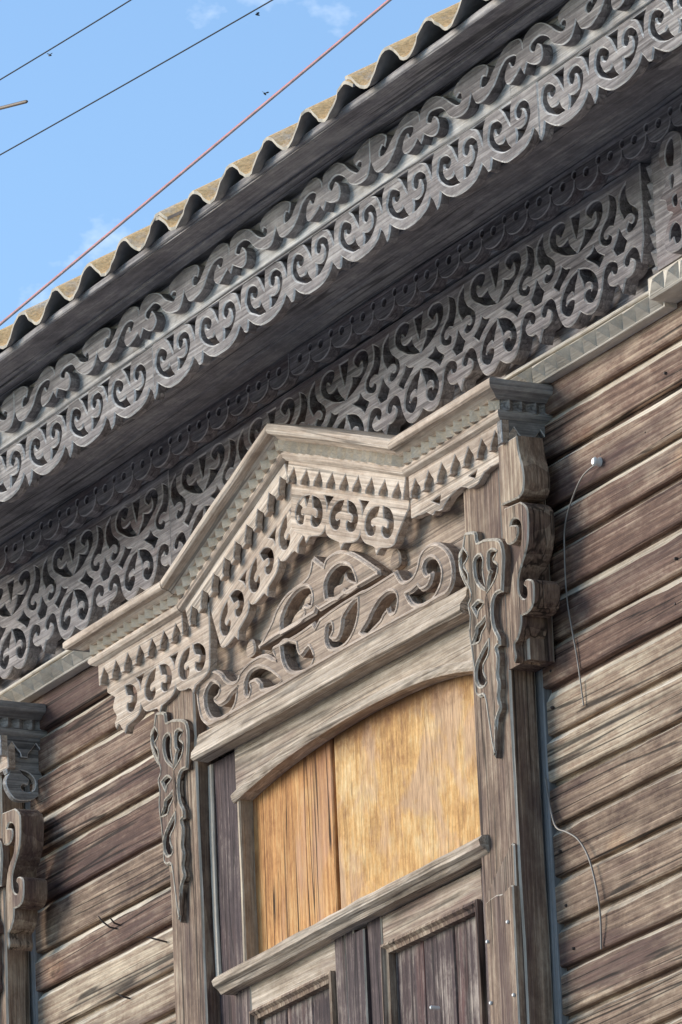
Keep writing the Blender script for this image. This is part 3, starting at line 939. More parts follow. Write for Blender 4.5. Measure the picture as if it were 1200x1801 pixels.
# ogee arch strip
def arches(mapf, u0, u1, n, mats, name='arch_strip', v_top=-0.064, thick=0.016):
    p = (u1 - u0) / n
    lo = [(u0, -0.1185, 1)]
    for i in range(n):
        c = u0 + (i + .5) * p
        q = min(0.021, p * 0.36)
        lo += jit([(c - q, -.1190, 1), (c - q * .95, -.109), (c - q * .45, -.097), (c, -.0845, 1), (c + q * .45, -.097), (c + q * .95, -.109), (c + q, -.1190, 1)], rng, 0.0007)
    lo.append((u1, -0.1185, 1))
    outer = smooth_loop(lo, 2, closed=False) + [(u1, v_top), (u0, v_top)]
    mb = MB()
    plate(mb, outer, [], thick, mapf, 0.0018)
    return mb.build(name, mats, win)
AR_0 = arches(seg_map(0, -0.1190), 0.012, SEG[0][2] + 0.006, 7, ['hood', 'hood_e'])
AR_1 = arches(seg_map(1, -0.1205), 0.0, SEG[1][2] - 0.034, 9, ['hood', 'hood_e'])
AR_2 = arches(seg_map(2, -0.1190), 0.034, SEG[2][2] + 0.002, 9, ['hood', 'hood_e'])
AR_3 = arches(seg_map(3, -0.1205), -0.006, SEG[3][2] - 0.001, 7, ['hood', 'hood_e'])
reframe(AR_1, 1); reframe(AR_2, 2)
arches(ret_map(0.9440), 0.003, 0.122, 2, ['hood_grey', 'grey_e'])

# medallion fringe
MH = [(.0085, -.139, 1), (.034, -.1425), (.055, -.155), (.0655, -.172), (.063, -.190), (.046, -.2025), (.026, -.202), (.015, -.192), (.018, -.181), (.030, -.184, 1), (.039, -.182), (.040, -.171), (.029, -.166), (.018, -.1635, 1), (.0125, -.152)]
MBT = [(-.084, -.198, 1), (-.079, -.212), (-.058, -.222), (-.022, -.226, 1), (-.012, -.228, 1), (0, -.243, 1), (.012, -.228, 1), (.022, -.226, 1), (.058, -.222), (.079, -.212), (.084, -.198, 1)]
MT = [(-.0225, -.1345, 1), (.0225, -.1345, 1), (.006, -.150), (0, -.168, 1), (-.006, -.150)]
def fringe(mapf, centres, s, vs, ends, mats=('hood', 'hood_e'), thick=0.019, half_left=False):
    """centres along the strip, s = stretch along, vs = (scale, shift) across"""
    def V(v): return (v + 0.13) * vs[0] - 0.13 + vs[1]
    lo, holes = [], []
    for j, c in enumerate(centres):
        b = [(c + p[0] * s, V(p[1])) + tuple(p[2:]) for p in jit(MBT, rng, .0012)]
        if half_left and j == 0:
            b = b[4:]
            b = [(c - 0.045, V(-.150), 1), (c - .058, V(-.172)), (c - 0.040, V(-.195)), (c - .052, V(-.205)), (c - 0.045, V(-.222), 1), (c - .03, V(-.214)), (c - .02, V(-.224), 1)] + b[1:]
        lo += b if not lo else b[1:]
        for sg in (1, -1):
            if half_left and j == 0 and sg == -1:
                continue
            holes.append(smooth_loop([(c + sg * p[0] * s, V(p[1])) + tuple(p[2:]) for p in jit(MH, rng, .0012)], 3))
        if j:
            cc = (centres[j - 1] + c) / 2
            holes.append(smooth_loop([(cc + p[0] * s, V(p[1])) + tuple(p[2:]) for p in jit(MT, rng, .001)], 3))
    pre, post = ends
    outer = [(pre, -0.07)] + ([(pre, V(-.130))] if pre < lo[0][0] - 0.003 else []) + smooth_loop(lo, 3, closed=False) + ([(post, V(-.135))] if post > lo[-1][0] + 0.003 else []) + [(post, -0.07)]
    mb = MB()
    plate(mb, outer, holes, thick, mapf, 0.0022)
    return mb.build('fringe_board', list(mats), win)
fringe(seg_map(0, -0.1030), [0.104, 0.280, 0.452], 1.03, (1.04, -0.005), (0.02, 0.545), half_left=True)
reframe(fringe(seg_map(1, -0.1000), [0.155, 0.314, 0.472], 0.94, (1.05, -0.012), (0.07, SEG[1][2] - 0.02)), 1)
reframe(fringe(seg_map(2, -0.1030), [0.129, 0.297, 0.465], 1.0, (1.0, 0.0), (0.03, 0.59)), 2)
# broken length at the right end
mb = MB()
o3 = [(0.513, 5.81), (0.510, 5.728), (0.539, 5.726), (0.576, 5.723), (0.602, 5.709), (0.616, 5.714), (0.644, 5.709), (0.665, 5.72), (0.696, 5.729), (0.732, 5.732), (0.763, 5.719), (0.803, 5.718), (0.832, 5.734), (0.859, 5.737), (0.921, 5.735), (0.943, 5.735), (0.943, 5.81)]
rgb = random.Random(4)
o3s = []
for a, b in zip(o3, o3[1:] + o3[:1]):
    o3s.append(a)
    if a[1] < 5.75 and b[1] < 5.75:
        o3s.append(((a[0] + b[0]) / 2, (a[1] + b[1]) / 2 + rgb.uniform(-.002, .002)))
plate(mb, o3s, [[(0.601, 5.739), (0.636, 5.722), (0.644, 5.742)], [(0.765, 5.745), (0.791, 5.732), (0.804, 5.748)]], 0.019, facade(-0.1045), 0.002)
mb.build('fringe_board', ['hood', 'hood_e'], win)
# remains of the fringe on the return
mb = MB()
ro = [(0.0215, -0.07), (0.0215, -0.150), (0.035, -0.147), (0.055, -0.146), (0.075, -0.152), (0.092, -0.165), (0.100, -0.178), (0.112, -0.175), (0.120, -0.163), (0.112, -0.157), (0.107, -0.148), (0.113, -0.138), (0.122, -0.134), (0.122, -0.07)]
plate(mb, ro, [], 0.018, ret_map(0.9290), 0.002)
ret_r = mb.build('fringe_board', ['hood_grey', 'grey_e'], win)

# --- gable panel, two boards with a crack between them
def gable_z(x):
    for a, b in zip(PATH, PATH[1:]):
        if a[0] <= x <= b[0]:
            return a[1] + (b[1] - a[1]) * (x - a[0]) / (b[0] - a[0]) - 0.075
    return 5.8
mb = MB()
plate(mb, [(-0.556, 5.50), (0.709, 5.50), (0.709, 5.6485), (0.3, 5.6495), (-0.1, 5.647), (-0.556, 5.649)], [], 0.035, facade(-0.0630), 0.002)
mb.build('gable_panel', ['tymp', 'tymp_e'], win)
mb = MB()
xs = [0.709, 0.544, 0.27, -0.01, -0.28, -0.546, -0.556]
plate(mb, [(-0.556, 5.652), (-0.1, 5.650), (0.3, 5.6525), (0.709, 5.6515)] + [(x, gable_z(x)) for x in xs], [], 0.035, facade(-0.0600), 0.002)
mb.build('gable_panel', ['tymp', 'tymp_e'], win)
TL = [(-0.489, 5.545, 1), (-0.52, 5.568), (-0.534, 5.605), (-0.538, 5.631), (-0.543, 5.663, 1), (-0.499, 5.671), (-0.457, 5.669), (-0.415, 5.651), (-0.393, 5.63), (-0.367, 5.617), (-0.337, 5.616), (-0.323, 5.628), (-0.283, 5.638), (-0.236, 5.640), (-0.195, 5.632), (-0.155, 5.609, 1), (-0.168, 5.632), (-0.159, 5.641, 1), (-0.053, 5.637), (0.029, 5.641, 1), (0.040, 5.628, 1), (0.060, 5.640, 1), (0.145, 5.645), (0.249, 5.646, 1), (0.285, 5.643), (0.411, 5.646, 1), (0.419, 5.633), (0.433, 5.618), (0.452, 5.612), (0.484, 5.615), (0.504, 5.63), (0.515, 5.648), (0.539, 5.66), (0.57, 5.661), (0.601, 5.652), (0.636, 5.629), (0.655, 5.603), (0.66, 5.574), (0.652, 5.55), (0.632, 5.536, 1), (0.62, 5.533, 1), (0.1, 5.538), (-0.470, 5.543, 1)]
TLH = [[(-0.121, 5.630, 1), (-0.106, 5.631), (-0.081, 5.623), (-0.055, 5.612, 1), (-0.051, 5.595), (-0.035, 5.579), (0.001, 5.589), (0.014, 5.577), (0.019, 5.562), (-0.002, 5.552), (-0.037, 5.553), (-0.077, 5.562), (-0.102, 5.578), (-0.117, 5.604)],
 [(-0.298, 5.573), (-0.296, 5.597), (-0.274, 5.611), (-0.238, 5.611), (-0.198, 5.596), (-0.162, 5.574), (-0.137, 5.556, 1), (-0.166, 5.555), (-0.219, 5.563), (-0.226, 5.576), (-0.246, 5.592), (-0.269, 5.597), (-0.285, 5.592), (-0.28, 5.577), (-0.287, 5.567)],
 [(-0.495, 5.611), (-0.488, 5.626), (-0.466, 5.637), (-0.445, 5.631), (-0.427, 5.618), (-0.434, 5.609), (-0.456, 5.604), (-0.451, 5.589), (-0.428, 5.577), (-0.391, 5.579), (-0.372, 5.587), (-0.345, 5.591, 1), (-0.356, 5.569), (-0.387, 5.555), (-0.424, 5.554), (-0.466, 5.563), (-0.488, 5.585)],
 [(0.091, 5.603), (0.095, 5.611), (0.111, 5.61), (0.113, 5.597), (0.096, 5.586), (0.111, 5.573), (0.137, 5.569), (0.158, 5.585), (0.167, 5.607, 1), (0.181, 5.616), (0.215, 5.628), (0.234, 5.627, 1), (0.228, 5.597), (0.206, 5.572), (0.169, 5.557), (0.123, 5.557), (0.097, 5.567), (0.087, 5.586)],
 [(0.247, 5.556, 1), (0.274, 5.568), (0.302, 5.586), (0.335, 5.601), (0.374, 5.605), (0.402, 5.595), (0.407, 5.578), (0.396, 5.563), (0.377, 5.565), (0.372, 5.579, 1), (0.345, 5.571), (0.332, 5.562), (0.299, 5.555), (0.266, 5.549)],
 [(0.455, 5.58, 1), (0.474, 5.579), (0.5, 5.583, 1), (0.517, 5.570), (0.549, 5.572), (0.569, 5.591), (0.564, 5.601), (0.545, 5.6), (0.534, 5.613), (0.542, 5.626), (0.567, 5.626), (0.59, 5.612), (0.604, 5.59), (0.599, 5.57), (0.578, 5.555), (0.552, 5.546), (0.515, 5.546), (0.478, 5.556)]]
mb = MB()
plate(mb, smooth_loop(TL, 3), [smooth_loop(h, 3) for h in TLH], 0.042, facade(-0.0925), 0.0045)
rim(mb, [smooth_loop(TL, 3)] + [smooth_loop(h, 3) for h in TLH], -0.0920, 0.0065, 0.0034)
mb.build('panel_carving', ['tymp', 'tymp_e'], win)
TU = [(-0.241, 5.655, 1), (-0.203, 5.676), (-0.165, 5.698), (-0.14, 5.719), (-0.097, 5.737), (-0.05, 5.742), (0.0, 5.745), (0.022, 5.755), (0.037, 5.783, 1), (0.065, 5.763), (0.087, 5.749, 1), (0.102, 5.762), (0.148, 5.763), (0.193, 5.749), (0.231, 5.731), (0.28, 5.701), (0.332, 5.668, 1), (0.335, 5.655, 1), (0.055, 5.655, 1), (0.045, 5.662, 1), (0.035, 5.654, 1)]
TUH = [[(-0.120, 5.664, 1), (-0.116, 5.691), (-0.087, 5.713), (-0.051, 5.725), (-0.01, 5.725), (0.015, 5.715), (0.025, 5.698), (0.021, 5.682), (0.003, 5.684), (-0.010, 5.693), (-0.022, 5.686), (-0.014, 5.672), (-0.03, 5.664), (-0.069, 5.663)],
 [(0.092, 5.676, 1), (0.09, 5.703), (0.108, 5.72), (0.142, 5.727), (0.174, 5.722), (0.206, 5.705), (0.223, 5.681), (0.228, 5.664, 1), (0.191, 5.663), (0.165, 5.676, 1), (0.145, 5.664)]]
mb = MB()
plate(mb, smooth_loop(TU, 3), [smooth_loop(h, 3) for h in TUH], 0.044, facade(-0.0905), 0.0045)
rim(mb, [smooth_loop(TU, 3)] + [smooth_loop(h, 3) for h in TUH], -0.0900, 0.0065, 0.0034)
mb.build('panel_carving', ['tymp', 'tymp_e'], win)
# small leaf bosses beside and inside the carving
for L_ in ([(-.112, 5.667, 1), (-.06, 5.671), (-.02, 5.684), (0.0, 5.700), (-.010, 5.714), (-.03, 5.709), (-.045, 5.695), (-.08, 5.690)], [(.098, 5.670, 1), (.105, 5.695), (.14, 5.694), (.155, 5.714, 1), (.168, 5.694), (.215, 5.672, 1), (.15, 5.666)],
           [(-0.315, 5.657), (-0.318, 5.68), (-0.300, 5.694), (-0.283, 5.688), (-0.276, 5.668), (-0.285, 5.657)], [(0.36, 5.662), (0.365, 5.69), (0.385, 5.70), (0.402, 5.684), (0.40, 5.661)]):
    mb = MB()
    plate(mb, smooth_loop(L_, 3), [], 0.034, facade(-0.0785), 0.004)
    mb.build('leaf_boss', ['tymp', 'tymp_e'], win)

# --- lintel moulding
mb = MB()
prof = [(-0.066, 5.540), (-0.088, 5.5395), (-0.092, 5.530), (-0.094, 5.516), (-0.108, 5.498), (-0.110, 5.484), (-0.104, 5.479), (-0.066, 5.479)]
rows = []
for i in range(15):
    x = -0.546 + (0.7085 + 0.546) * i / 14
    sag = -0.012 * (i / 14)
    rows.append([(x, y + rng.uniform(-.0008, .0008), z + sag + 0.004 + rng.uniform(-.0008, .0008)) for (y, z) in prof])
mb.grid(rows[::-1], 0, closed=True); mb.face(rows[0]); mb.face(rows[-1][::-1])
mb.build('lintel_molding', 'pale', win)

# --- arched head board with its lip
AR = [(-0.425, 5.362), (-0.34, 5.376), (-0.20, 5.393), (-0.05, 5.402), (0.12, 5.406), (0.30, 5.404), (0.45, 5.397), (0.58, 5.381), (0.708, 5.356)]
mb = MB()
lo = smooth_loop(AR, 3, closed=False)
plate(mb, lo + [(0.708, 5.50), (-0.425, 5.50)], [], 0.032, facade(-0.064), 0.003)
mb.build('arched_board', ['pale', 'pale'], win)
mb = MB()
rows = []
for (x, z) in lo:
    z -= 0.001
    rows.append([(x, -0.060, z + 0.024), (x, -0.072, z + 0.022), (x, -0.077, z + 0.016), (x, -0.074, z + 0.006), (x, -0.070, z), (x, -0.034, z)])
mb.grid(rows[::-1], 0, closed=True); mb.face(rows[0]); mb.face(rows[-1][::-1])
mb.build('arch_lip', 'pale', win)

# --- ochre boards closing the opening
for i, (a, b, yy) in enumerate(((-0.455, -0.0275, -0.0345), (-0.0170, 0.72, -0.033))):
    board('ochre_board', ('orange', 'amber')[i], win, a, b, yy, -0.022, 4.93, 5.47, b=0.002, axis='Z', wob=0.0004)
# --- frame on the left of the opening
board('frame_stile', ['purple', 'casing_e'], win, -0.5535, -0.41, -0.060, -0.024, 4.40, 5.478, b=0.005, emi=1, axis='Z', wob=0.0008)
board('frame_bead', 'casing_e', win, -0.5535, -0.532, -0.067, -0.0595, 4.98, 5.476, b=0.003, axis='Z', wob=0.0015)
board('inner_bead', 'pale_z', win, -0.418, -0.404, -0.066, -0.030, 4.985, 5.382, b=0.003, axis='Z', wob=0.001)

# --- casings
for x0, x1, zt in ((-0.711, -0.557, 5.80), (0.7095, 0.866, 5.80)):
    board('casing', ['casing', 'casing_e'], win, x0, x1, -0.090, -0.030, 4.0, zt, b=0.004, emi=1, axis='Z', wob=0.0012)
for x0, x1 in ((-0.722, -0.56), (0.72, 0.884)):
    board('backing_board', ['batten', 'batten'], win, x0, x1, -0.0265, -0.004, 4.0, 5.78, b=0.003, axis='Z', wob=0.0022)

ear = [(-0.752, 5.665), (-0.755, 5.60), (-0.752, 5.57), (-0.73, 5.535), (-0.711, 5.505), (-0.724, 5.47), (-0.722, 5.42), (-0.714, 5.36), (-0.711, 5.29), (-0.704, 5.27), (-0.64, 5.27), (-0.64, 5.665)]
mb = MB()
plate(mb, smooth_loop(ear[:10] + [(-0.64, 5.27, 1), (-0.64, 5.665, 1)], 2), [], 0.060, facade(-0.0915), 0.004)
mb.build('casing_ear', ['casing', 'casing_e'], win)
ear_r = board('casing_ear', ['casing', 'casing_e'], win, 0.84, 0.945, -0.0885, -0.028, 5.312, 5.76, b=0.004, emi=1, axis='Z', wob=0.001)
# --- carving on both casings
CO = [(-0.718, 5.638, 1), (-0.673, 5.627), (-0.666, 5.604), (-0.639, 5.602), (-0.591, 5.59, 1), (-0.568, 5.576), (-0.560, 5.545), (-0.567, 5.504), (-0.574, 5.472, 1), (-0.601, 5.474), (-0.615, 5.463), (-0.62, 5.44), (-0.614, 5.41), (-0.597, 5.386), (-0.596, 5.367, 1), (-0.61, 5.365), (-0.603, 5.344), (-0.610, 5.311), (-0.604, 5.29), (-0.611, 5.264), (-0.604, 5.24), (-0.622, 5.22), (-0.632, 5.17), (-0.640, 5.145, 1), (-0.650, 5.18), (-0.660, 5.23), (-0.670, 5.278), (-0.692, 5.284), (-0.707, 5.297), (-0.709, 5.337), (-0.714, 5.379), (-0.722, 5.424), (-0.716, 5.459), (-0.722, 5.485), (-0.707, 5.503), (-0.726, 5.535), (-0.748, 5.57), (-0.748, 5.594), (-0.734, 5.605)]
CH = [[(-0.727, 5.602, 1), (-0.714, 5.585), (-0.731, 5.576), (-0.730, 5.561), (-0.717, 5.547), (-0.716, 5.527, 1), (-0.735, 5.557), (-0.741, 5.579), (-0.738, 5.595)],
 [(-0.658, 5.57), (-0.651, 5.559), (-0.655, 5.536), (-0.647, 5.5, 1), (-0.673, 5.521), (-0.683, 5.546), (-0.681, 5.565), (-0.672, 5.571)],
 [(-0.62, 5.566, 1), (-0.609, 5.567), (-0.594, 5.561, 1), (-0.608, 5.553), (-0.606, 5.54), (-0.592, 5.531), (-0.600, 5.513), (-0.632, 5.494, 1), (-0.622, 5.518), (-0.613, 5.525), (-0.623, 5.535), (-0.625, 5.553)],
 [(-0.696, 5.474, 1), (-0.676, 5.478), (-0.659, 5.471, 1), (-0.677, 5.466), (-0.683, 5.456, 1)],
 [(-0.650, 5.437, 1), (-0.651, 5.427), (-0.671, 5.415), (-0.680, 5.402), (-0.705, 5.402, 1), (-0.689, 5.416), (-0.686, 5.427), (-0.667, 5.431)],
 [(-0.643, 5.385, 1), (-0.648, 5.365), (-0.671, 5.349), (-0.673, 5.329), (-0.662, 5.309), (-0.684, 5.307), (-0.699, 5.325), (-0.695, 5.348), (-0.675, 5.366)]]
for dx in (0.0, 1.454):
    mb = MB()
    f = lambda u, v, d: (u + dx, -0.105 + d, v - (0.004 if dx else 0))
    plate(mb, smooth_loop(CO, 3), [smooth_loop(h, 3) for h in CH], 0.0210, f, 0.0034)
    rim(mb, [[(p[0] + dx, p[1] - (0.004 if dx else 0)) for p in smooth_loop(l, 3)] for l in [CO] + CH], -0.1048, 0.0050, 0.0024)
    # rounded central rib and rosette petals
    for (x, z0, z1, r) in ((-0.638, 5.40, 5.49, .010), (-0.636, 5.16, 5.36, .007)):
        tube(mb, [f(x + 0.003 * math.sin(k * .9), z0 + (z1 - z0) * k / 6, 0.004) for k in range(7)], [r * .5, r * .9, r, r, r * .9, r * .8, r * .4], 8)
    mb.build('casing_carving', ['casing', 'casing_e'], win)

# --- scroll bracket standing out at the right edge
SB = [(0.981, 5.627, 1), (1.003, 5.613), (1.012, 5.593), (1.007, 5.547), (0.994, 5.519), (0.971, 5.493), (0.958, 5.474), (0.956, 5.451), (0.963, 5.435), (0.978, 5.426), (0.990, 5.430), (0.989, 5.444), (0.976, 5.455, 1), (0.984, 5.463), (1.002, 5.460), (1.018, 5.447), (1.014, 5.409), (0.993, 5.395), (0.962, 5.395, 1), (0.959, 5.375), (0.943, 5.354), (0.927, 5.345), (0.932, 5.320), (0.924, 5.308, 1), (0.914, 5.335), (0.911, 5.375), (0.914, 5.424), (0.921, 5.452), (0.931, 5.482), (0.946, 5.505), (0.968, 5.523), (0.978, 5.548), (0.981, 5.577), (0.968, 5.594), (0.948, 5.599), (0.938, 5.590, 1), (0.964, 5.582), (0.966, 5.564), (0.951, 5.552), (0.928, 5.552, 1), (0.912, 5.563), (0.912, 5.600), (0.914, 5.632, 1)]
mb = MB()
plate(mb, smooth_loop(SB, 3), [], 0.060, facade(-0.111), 0.003)
mb.build('scroll_bracket', ['casing', 'casing_e'], win)
UB = [(0.905, 5.641, 1), (0.976, 5.636, 1), (0.995, 5.642), (1.004, 5.663), (1.002, 5.693), (0.99, 5.73), (0.985, 5.765, 1), (0.905, 5.765, 1)]
mb = MB()
plate(mb, smooth_loop(UB, 3), [], 0.060, facade(-0.1115), 0.003)
ub = mb.build('scroll_bracket', ['casing', 'casing_e'], win)

# --- ledge rail across the opening
mb = MB()
prof = [(-0.028, 5.006), (-0.085, 5.004), (-0.104, 4.999), (-0.113, 4.990), (-0.110, 4.978), (-0.098, 4.970), (-0.092, 4.962), (-0.028, 4.962)]
rows = []
for i in range(19):
    x = -0.478 + (0.745 + 0.478) * i / 18
    rows.append([(x, y + rng.uniform(-.0012, .0012), z + rng.uniform(-.0012, .0012) - 0.012 * (1 - i / 18)) for (y, z) in prof])
mb.grid(rows[::-1], 0, closed=True); mb.face(rows[0]); mb.face(rows[-1][::-1])
mb.build('ledge_rail', 'pale', win)

# --- shutter leaves below
def leaf(x0, x1, zt, mi):
    s = 0.062
    pieces = [('shutter_stile', x0, x0 + s, 4.05, zt), ('shutter_stile', x1 - s * .8, x1, 4.05, zt)]
    for nme, a, b, c, d in pieces:
        board(nme, ['purple', 'casing_e'], win, a, b, -0.066, -0.03, c, d, b=0.003, emi=1, axis='Z', wob=0.0008)
    board('shutter_rail', 'pale', win, x0 + s + .001, x1 - s * .8 - .001, -0.064, -0.03, zt - 0.07, zt, b=0.002, wob=0.0008)
    xi0, xi1 = x0 + s + .004, x1 - s * .8 - .004
    # panel moulding
    mb = MB()
    pr = [(-0.044, -0.002), (-0.074, -0.002), (-0.076, -0.008), (-0.068, -0.014), (-0.066, -0.022), (-0.044, -0.024)]
    zz = zt - 0.062
    pts = [(xi0, 4.1), (xi0, zz), (xi1, zz), (xi1, 4.1)]
    rows = []
    for i, (px, pz) in enumerate(pts):
        sx = 1 if i < 2 else -1
        rows.append([(px + sx * -v, y, pz + (v if 0 < i < 3 else 0)) for (y, v) in pr])
    mb.grid(rows, 0, closed=True)
    mb.build('panel_molding', 'casing', win)
    n = 3
    w = (xi1 - xi0 - 0.03) / n
    for i in range(n):
        a = xi0 + 0.015 + i * w
        board('panel_plank', 'panel', win, a + .0012, a + w - .0012, -0.050 - rng.uniform(0, .003), -0.03, 4.1, zz - 0.004, b=0.002, axis='Z', wob=0.0006)
leaf(-0.452, 0.058, 4.956, 0)
leaf(0.160, 0.7085, 4.956, 1)
board('shutter_stile', ['purple', 'casing_e'], win, 0.062, 0.100, -0.068, -0.03, 4.05, 4.957, b=0.003, emi=1, axis='Z', wob=0.001)
board('shutter_stile', ['purple', 'casing_e'], win, 0.104, 0.156, -0.0735, -0.03, 4.05, 4.945, b=0.003, emi=1, axis='Z', wob=0.001)

# --- pilaster foot with its broken top on the right casing
mb = MB()
plate(mb, [(0.738, 4.0), (0.858, 4.0), (0.860, 4.868), (0.852, 4.872), (0.835, 4.868), (0.815, 4.862), (0.790, 4.866), (0.765, 4.864), (0.742, 4.860)], [], 0.016, facade(-0.1055), 0.003)
mb.build('pilaster_foot', ['casing', 'casing_e'], win)
mb = MB()
plate(mb, [(0.742, 4.845), (0.858, 4.845), (0.862, 4.952), (0.852, 4.958), (0.84, 4.95), (0.80, 4.925), (0.77, 4.905), (0.746, 4.885)], [], 0.010, facade(-0.0985), 0.003)
mb.build('splintered_board', ['casing', 'casing_e'], win)
for (x, z) in ((0.748, 4.78), (0.835, 4.80), (0.75, 4.655), (0.845, 4.65), (0.50, 4.7)):
    mb = MB()
    tube(mb, [(x, -0.09, z), (x, -0.1085, z), (x, -0.110, z)], [0.004, 0.004, 0.0025], 8)
    mb.build('nail_head', 'porcelain', win)

def warp(parent, fz, fy, fx=None):
    done = set()
    for ch in parent.children:
        me = ch.data
        if me.name in done:
            continue
        done.add(me.name)
        for v in me.vertices:
            x, y, z = v.co
            v.co = (x + (fx(x, z) if fx else 0), y + fy(x, z), z + fz(x, z))
        me.update()
warp(eaves, lambda x, z: 0.0032 * math.sin(1.3 * x + 1.0) + 0.0016 * math.sin(3.1 * x + .4) + 0.0007 * math.sin(8.7 * x), lambda x, z: 0.0022 * math.sin(1.9 * x + .3) + .0010 * math.sin(5.3 * x))
warp(win, lambda x, z: 0.0022 * math.sin(2.7 * x + .5) + 0.0010 * math.sin(7.1 * x), lambda x, z: 0.0, lambda x, z: 0.0024 * math.sin(2.9 * z) + 0.0012 * math.sin(8.3 * z))

# --- the neighbouring window along the wall is the same pattern
left = win.copy(); COL.objects.link(left); left.parent = house
left.location = (-2.444, 0.0, -0.024)
for ch in list(win.children):
    if ch in (ret_r, ub, ear_r):
        continue
    if ch.name.startswith(('shutter', 'panel_plank', 'ochre', 'frame', 'splinter', 'panel_mold', 'nail', 'arched', 'arch_lip', 'ledge', 'panel_c', 'gable', 'leaf', 'inner')):
        continue
    c = ch.copy(); COL.objects.link(c); c.parent = left
# its fringe return is whole
mb = MB()
ro = [(0.0215, -0.07), (0.0215, -0.15), (0.03, -0.152, 1), (0.02, -0.17), (0.022, -0.19), (0.04, -0.215), (0.065, -0.218), (0.09, -0.212), (0.112, -0.19), (0.117, -0.165), (0.108, -0.145), (0.118, -0.134, 1), (0.118, -0.07)]
rh = [[(0.055, -0.145, 1), (0.08, -0.152), (0.094, -0.170), (0.09, -0.19), (0.072, -0.197), (0.058, -0.188), (0.064, -0.178), (0.075, -0.180, 1), (0.078, -0.166), (0.066, -0.157)]]
plate(mb, smooth_loop(ro, 3, closed=False), [smooth_loop(h, 3) for h in rh], 0.018, ret_map(0.9290), 0.002)
mb.build('fringe_board', ['hood_grey', 'grey_e'], left)

# ================================================================== loose things
def top_obj(mb, name, mats, label, cat, group=None, smooth=True):
    o = mb.build(name, mats, None, smooth)
    return tag(o, label, cat, group)

def polyline(P, n=6):
    out = []
    for i in range(len(P) - 1):
        p0 = P[max(0, i - 1)]; p1 = P[i]; p2 = P[i + 1]; p3 = P[min(len(P) - 1, i + 2)]
        for k in range(n):
            t = k / n
            out.append(tuple(0.5 * (2 * p1[c] + (p2[c] - p0[c]) * t + (2 * p0[c] - 5 * p1[c] + 4 * p2[c] - p3[c]) * t * t + (3 * p1[c] - p0[c] - 3 * p2[c] + p3[c]) * t ** 3) for c in range(3)))
    out.append(P[-1])
    return out

# stray wire on the siding with its porcelain knob
root = bpy.data.objects.new('loose_wire', None); COL.objects.link(root)
root.location = (1.16, -0.024, 5.665)
tag(root, 'thin grey wire hanging down the planks from a white knob', 'wire')
mb = MB()
W1 = [(1.162, -.032, 5.662), (1.115, -.040, 5.648), (1.058, -.036, 5.613), (1.025, -.034, 5.575), (1.013, -.032, 5.53), (1.012, -.032, 5.43), (1.022, -.03, 5.36), (1.034, -.028, 5.293), (1.042, -.024, 5.198)]
tube(mb, [(p[0] - 1.16, p[1] + .024, p[2] - 5.665) for p in polyline(W1)], 0.0017, 6)
mb.build('wire', 'steel', root, True)
mb = MB()
tube(mb, [(0.002, 0.006, 0.0), (0.002, -0.004, 0.0), (0.002, -0.008, 0.0), (0.002, -0.014, 0), (0.002, -0.018, 0)], [0.009, 0.010, 0.007, 0.010, 0.006], 10)
mb.build('knob', 'porcelain', root, True)
mb = MB()
W2 = [(0.882, -.030, 5.09), (0.905, -.034, 5.02), (0.935, -.040, 4.975), (0.975, -.038, 4.955), (1.012, -.034, 4.930), (1.045, -.032, 4.885), (1.068, -.032, 4.82), (1.074, -.030, 4.76), (1.060, -.024, 4.70)]
tube(mb, polyline(W2), 0.0021, 6)
top_obj(mb, 'loose_wire', 'steel', 'short curved grey wire looping out from behind the casing over the lower planks', 'wire')

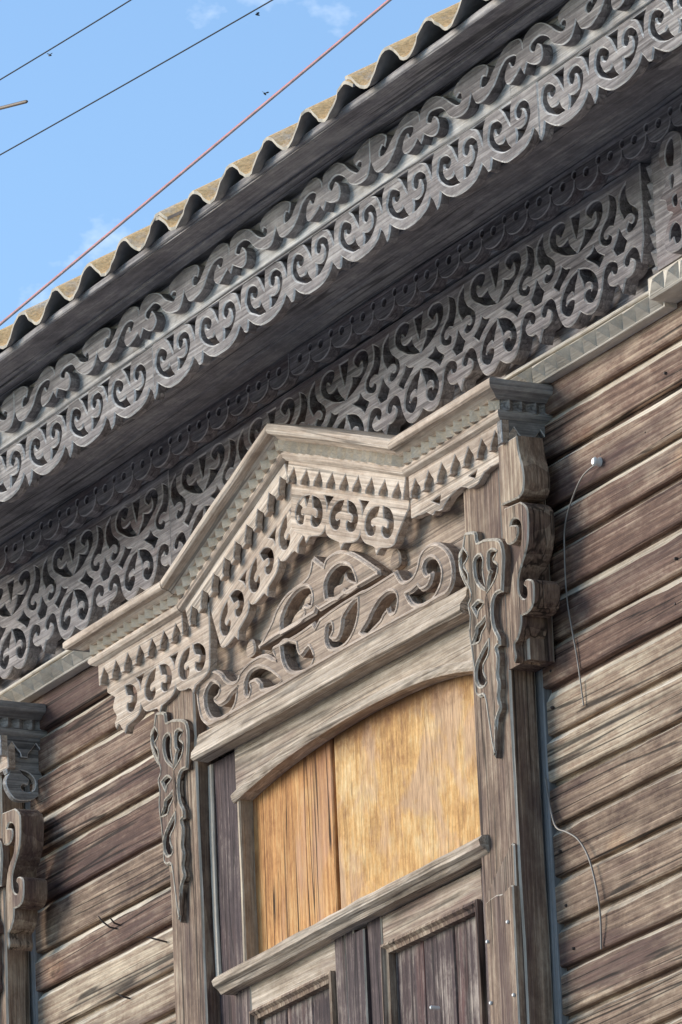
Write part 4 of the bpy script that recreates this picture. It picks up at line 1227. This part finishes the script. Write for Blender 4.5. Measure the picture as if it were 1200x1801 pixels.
# cables crossing the sky
def cable(name, a, b, r, mats, label, sag=0.0, stripe=False, group=None):
    a, b = Vector(a), Vector(b)
    d = b - a
    pts = []
    for i in range(61):
        t = -5 + 11 * i / 60
        p = a + d * t
        p.z += sag * (t - 0.5) ** 2 - sag * .25
        pts.append(tuple(p))
    if not stripe:
        mb = MB(); tube(mb, pts, r, 7)
        return top_obj(mb, name, mats, label, 'cable', group)
    mb = MB(); tube(mb, pts, r, 10)
    mm = mb
    # a pale line along the jacket: some of the ten faces round the cable
    for i in range(len(mm.m)):
        if i % 10 in (1, 2) and len(mm.f[i]) == 4:
            mm.m[i] = 1
    return top_obj(mb, name, mats, label, 'cable', group)
cable('striped_cable', (2.635, -2.0, 5.266), (4.053, -2.0, 5.329), 0.0024, ['red', 'white'], 'red cable with a pale stripe running along above the corrugated roof edge', 0.0, True)
cable('overhead_wire', (4.170, -2.7, 4.957), (5.032, -2.7, 4.880), 0.0010, 'wire', 'thin black overhead wire, the one nearer to the red striped cable', 0.003)
cable('overhead_wire', (4.177, -2.7, 5.068), (4.607, -2.7, 5.033), 0.0010, 'wire', 'thin black overhead wire, the one farther from the red striped cable', 0.002)

# rod end poking in from the left
mb = MB()
tube(mb, [(3.4, -2.7, 5.206), (4.174, -2.7, 5.026), (4.262, -2.7, 5.0055), (4.266, -2.7, 5.0045)], [0.0026, 0.0026, 0.0026, 0.0016], 8)
top_obj(mb, 'rod', 'rod', 'short brown rod end sticking into the sky between the black wires', 'rod')

# three small flies in the air
def fly(loc, rz, label):
    root = bpy.data.objects.new('fly', None); COL.objects.link(root)
    root.location = loc; root.rotation_euler = (0.3, 0.2, rz)
    tag(root, label, 'fly', 'flies in the air')
    mb = MB()
    tube(mb, [(-.0030, 0, 0), (-.0022, 0, 0.0002), (-.0008, 0, .0004), (.0010, 0, .0004), (.0021, 0, .0003), (.0032, 0, .0001)], [.0003, .0011, .0013, .0012, .0010, .0003], 8)
    mb.build('body', 'bug', root, True)
    for s in (-1, 1):
        mb = MB()
        plate(mb, smooth_loop([(0, 0), (.0015, s * .0025), (.0005, s * .0052), (-.0016, s * .0046), (-.0012, s * .0015)], 3), [], .0002, lambda u, v, d: (u, v, .0014 + abs(v) * .4 - d), .00005)
        mb.build('wing', ['bug', 'bug'], root)
fly((4.346, -2.7, 5.045), 0.4, 'tiny dark fly just below the farther black wire')
fly((4.989, -2.7, 4.875), 1.4, 'tiny dark fly just below the nearer black wire')
fly((5.001, -2.7, 4.760), 2.2, 'tiny dark fly just above the red striped cable')

win['label'] = 'carved window surround with a gabled hood, its opening boarded with ochre planks'
left['label'] = 'neighbouring carved window surround, only its hood end and scroll bracket in view'
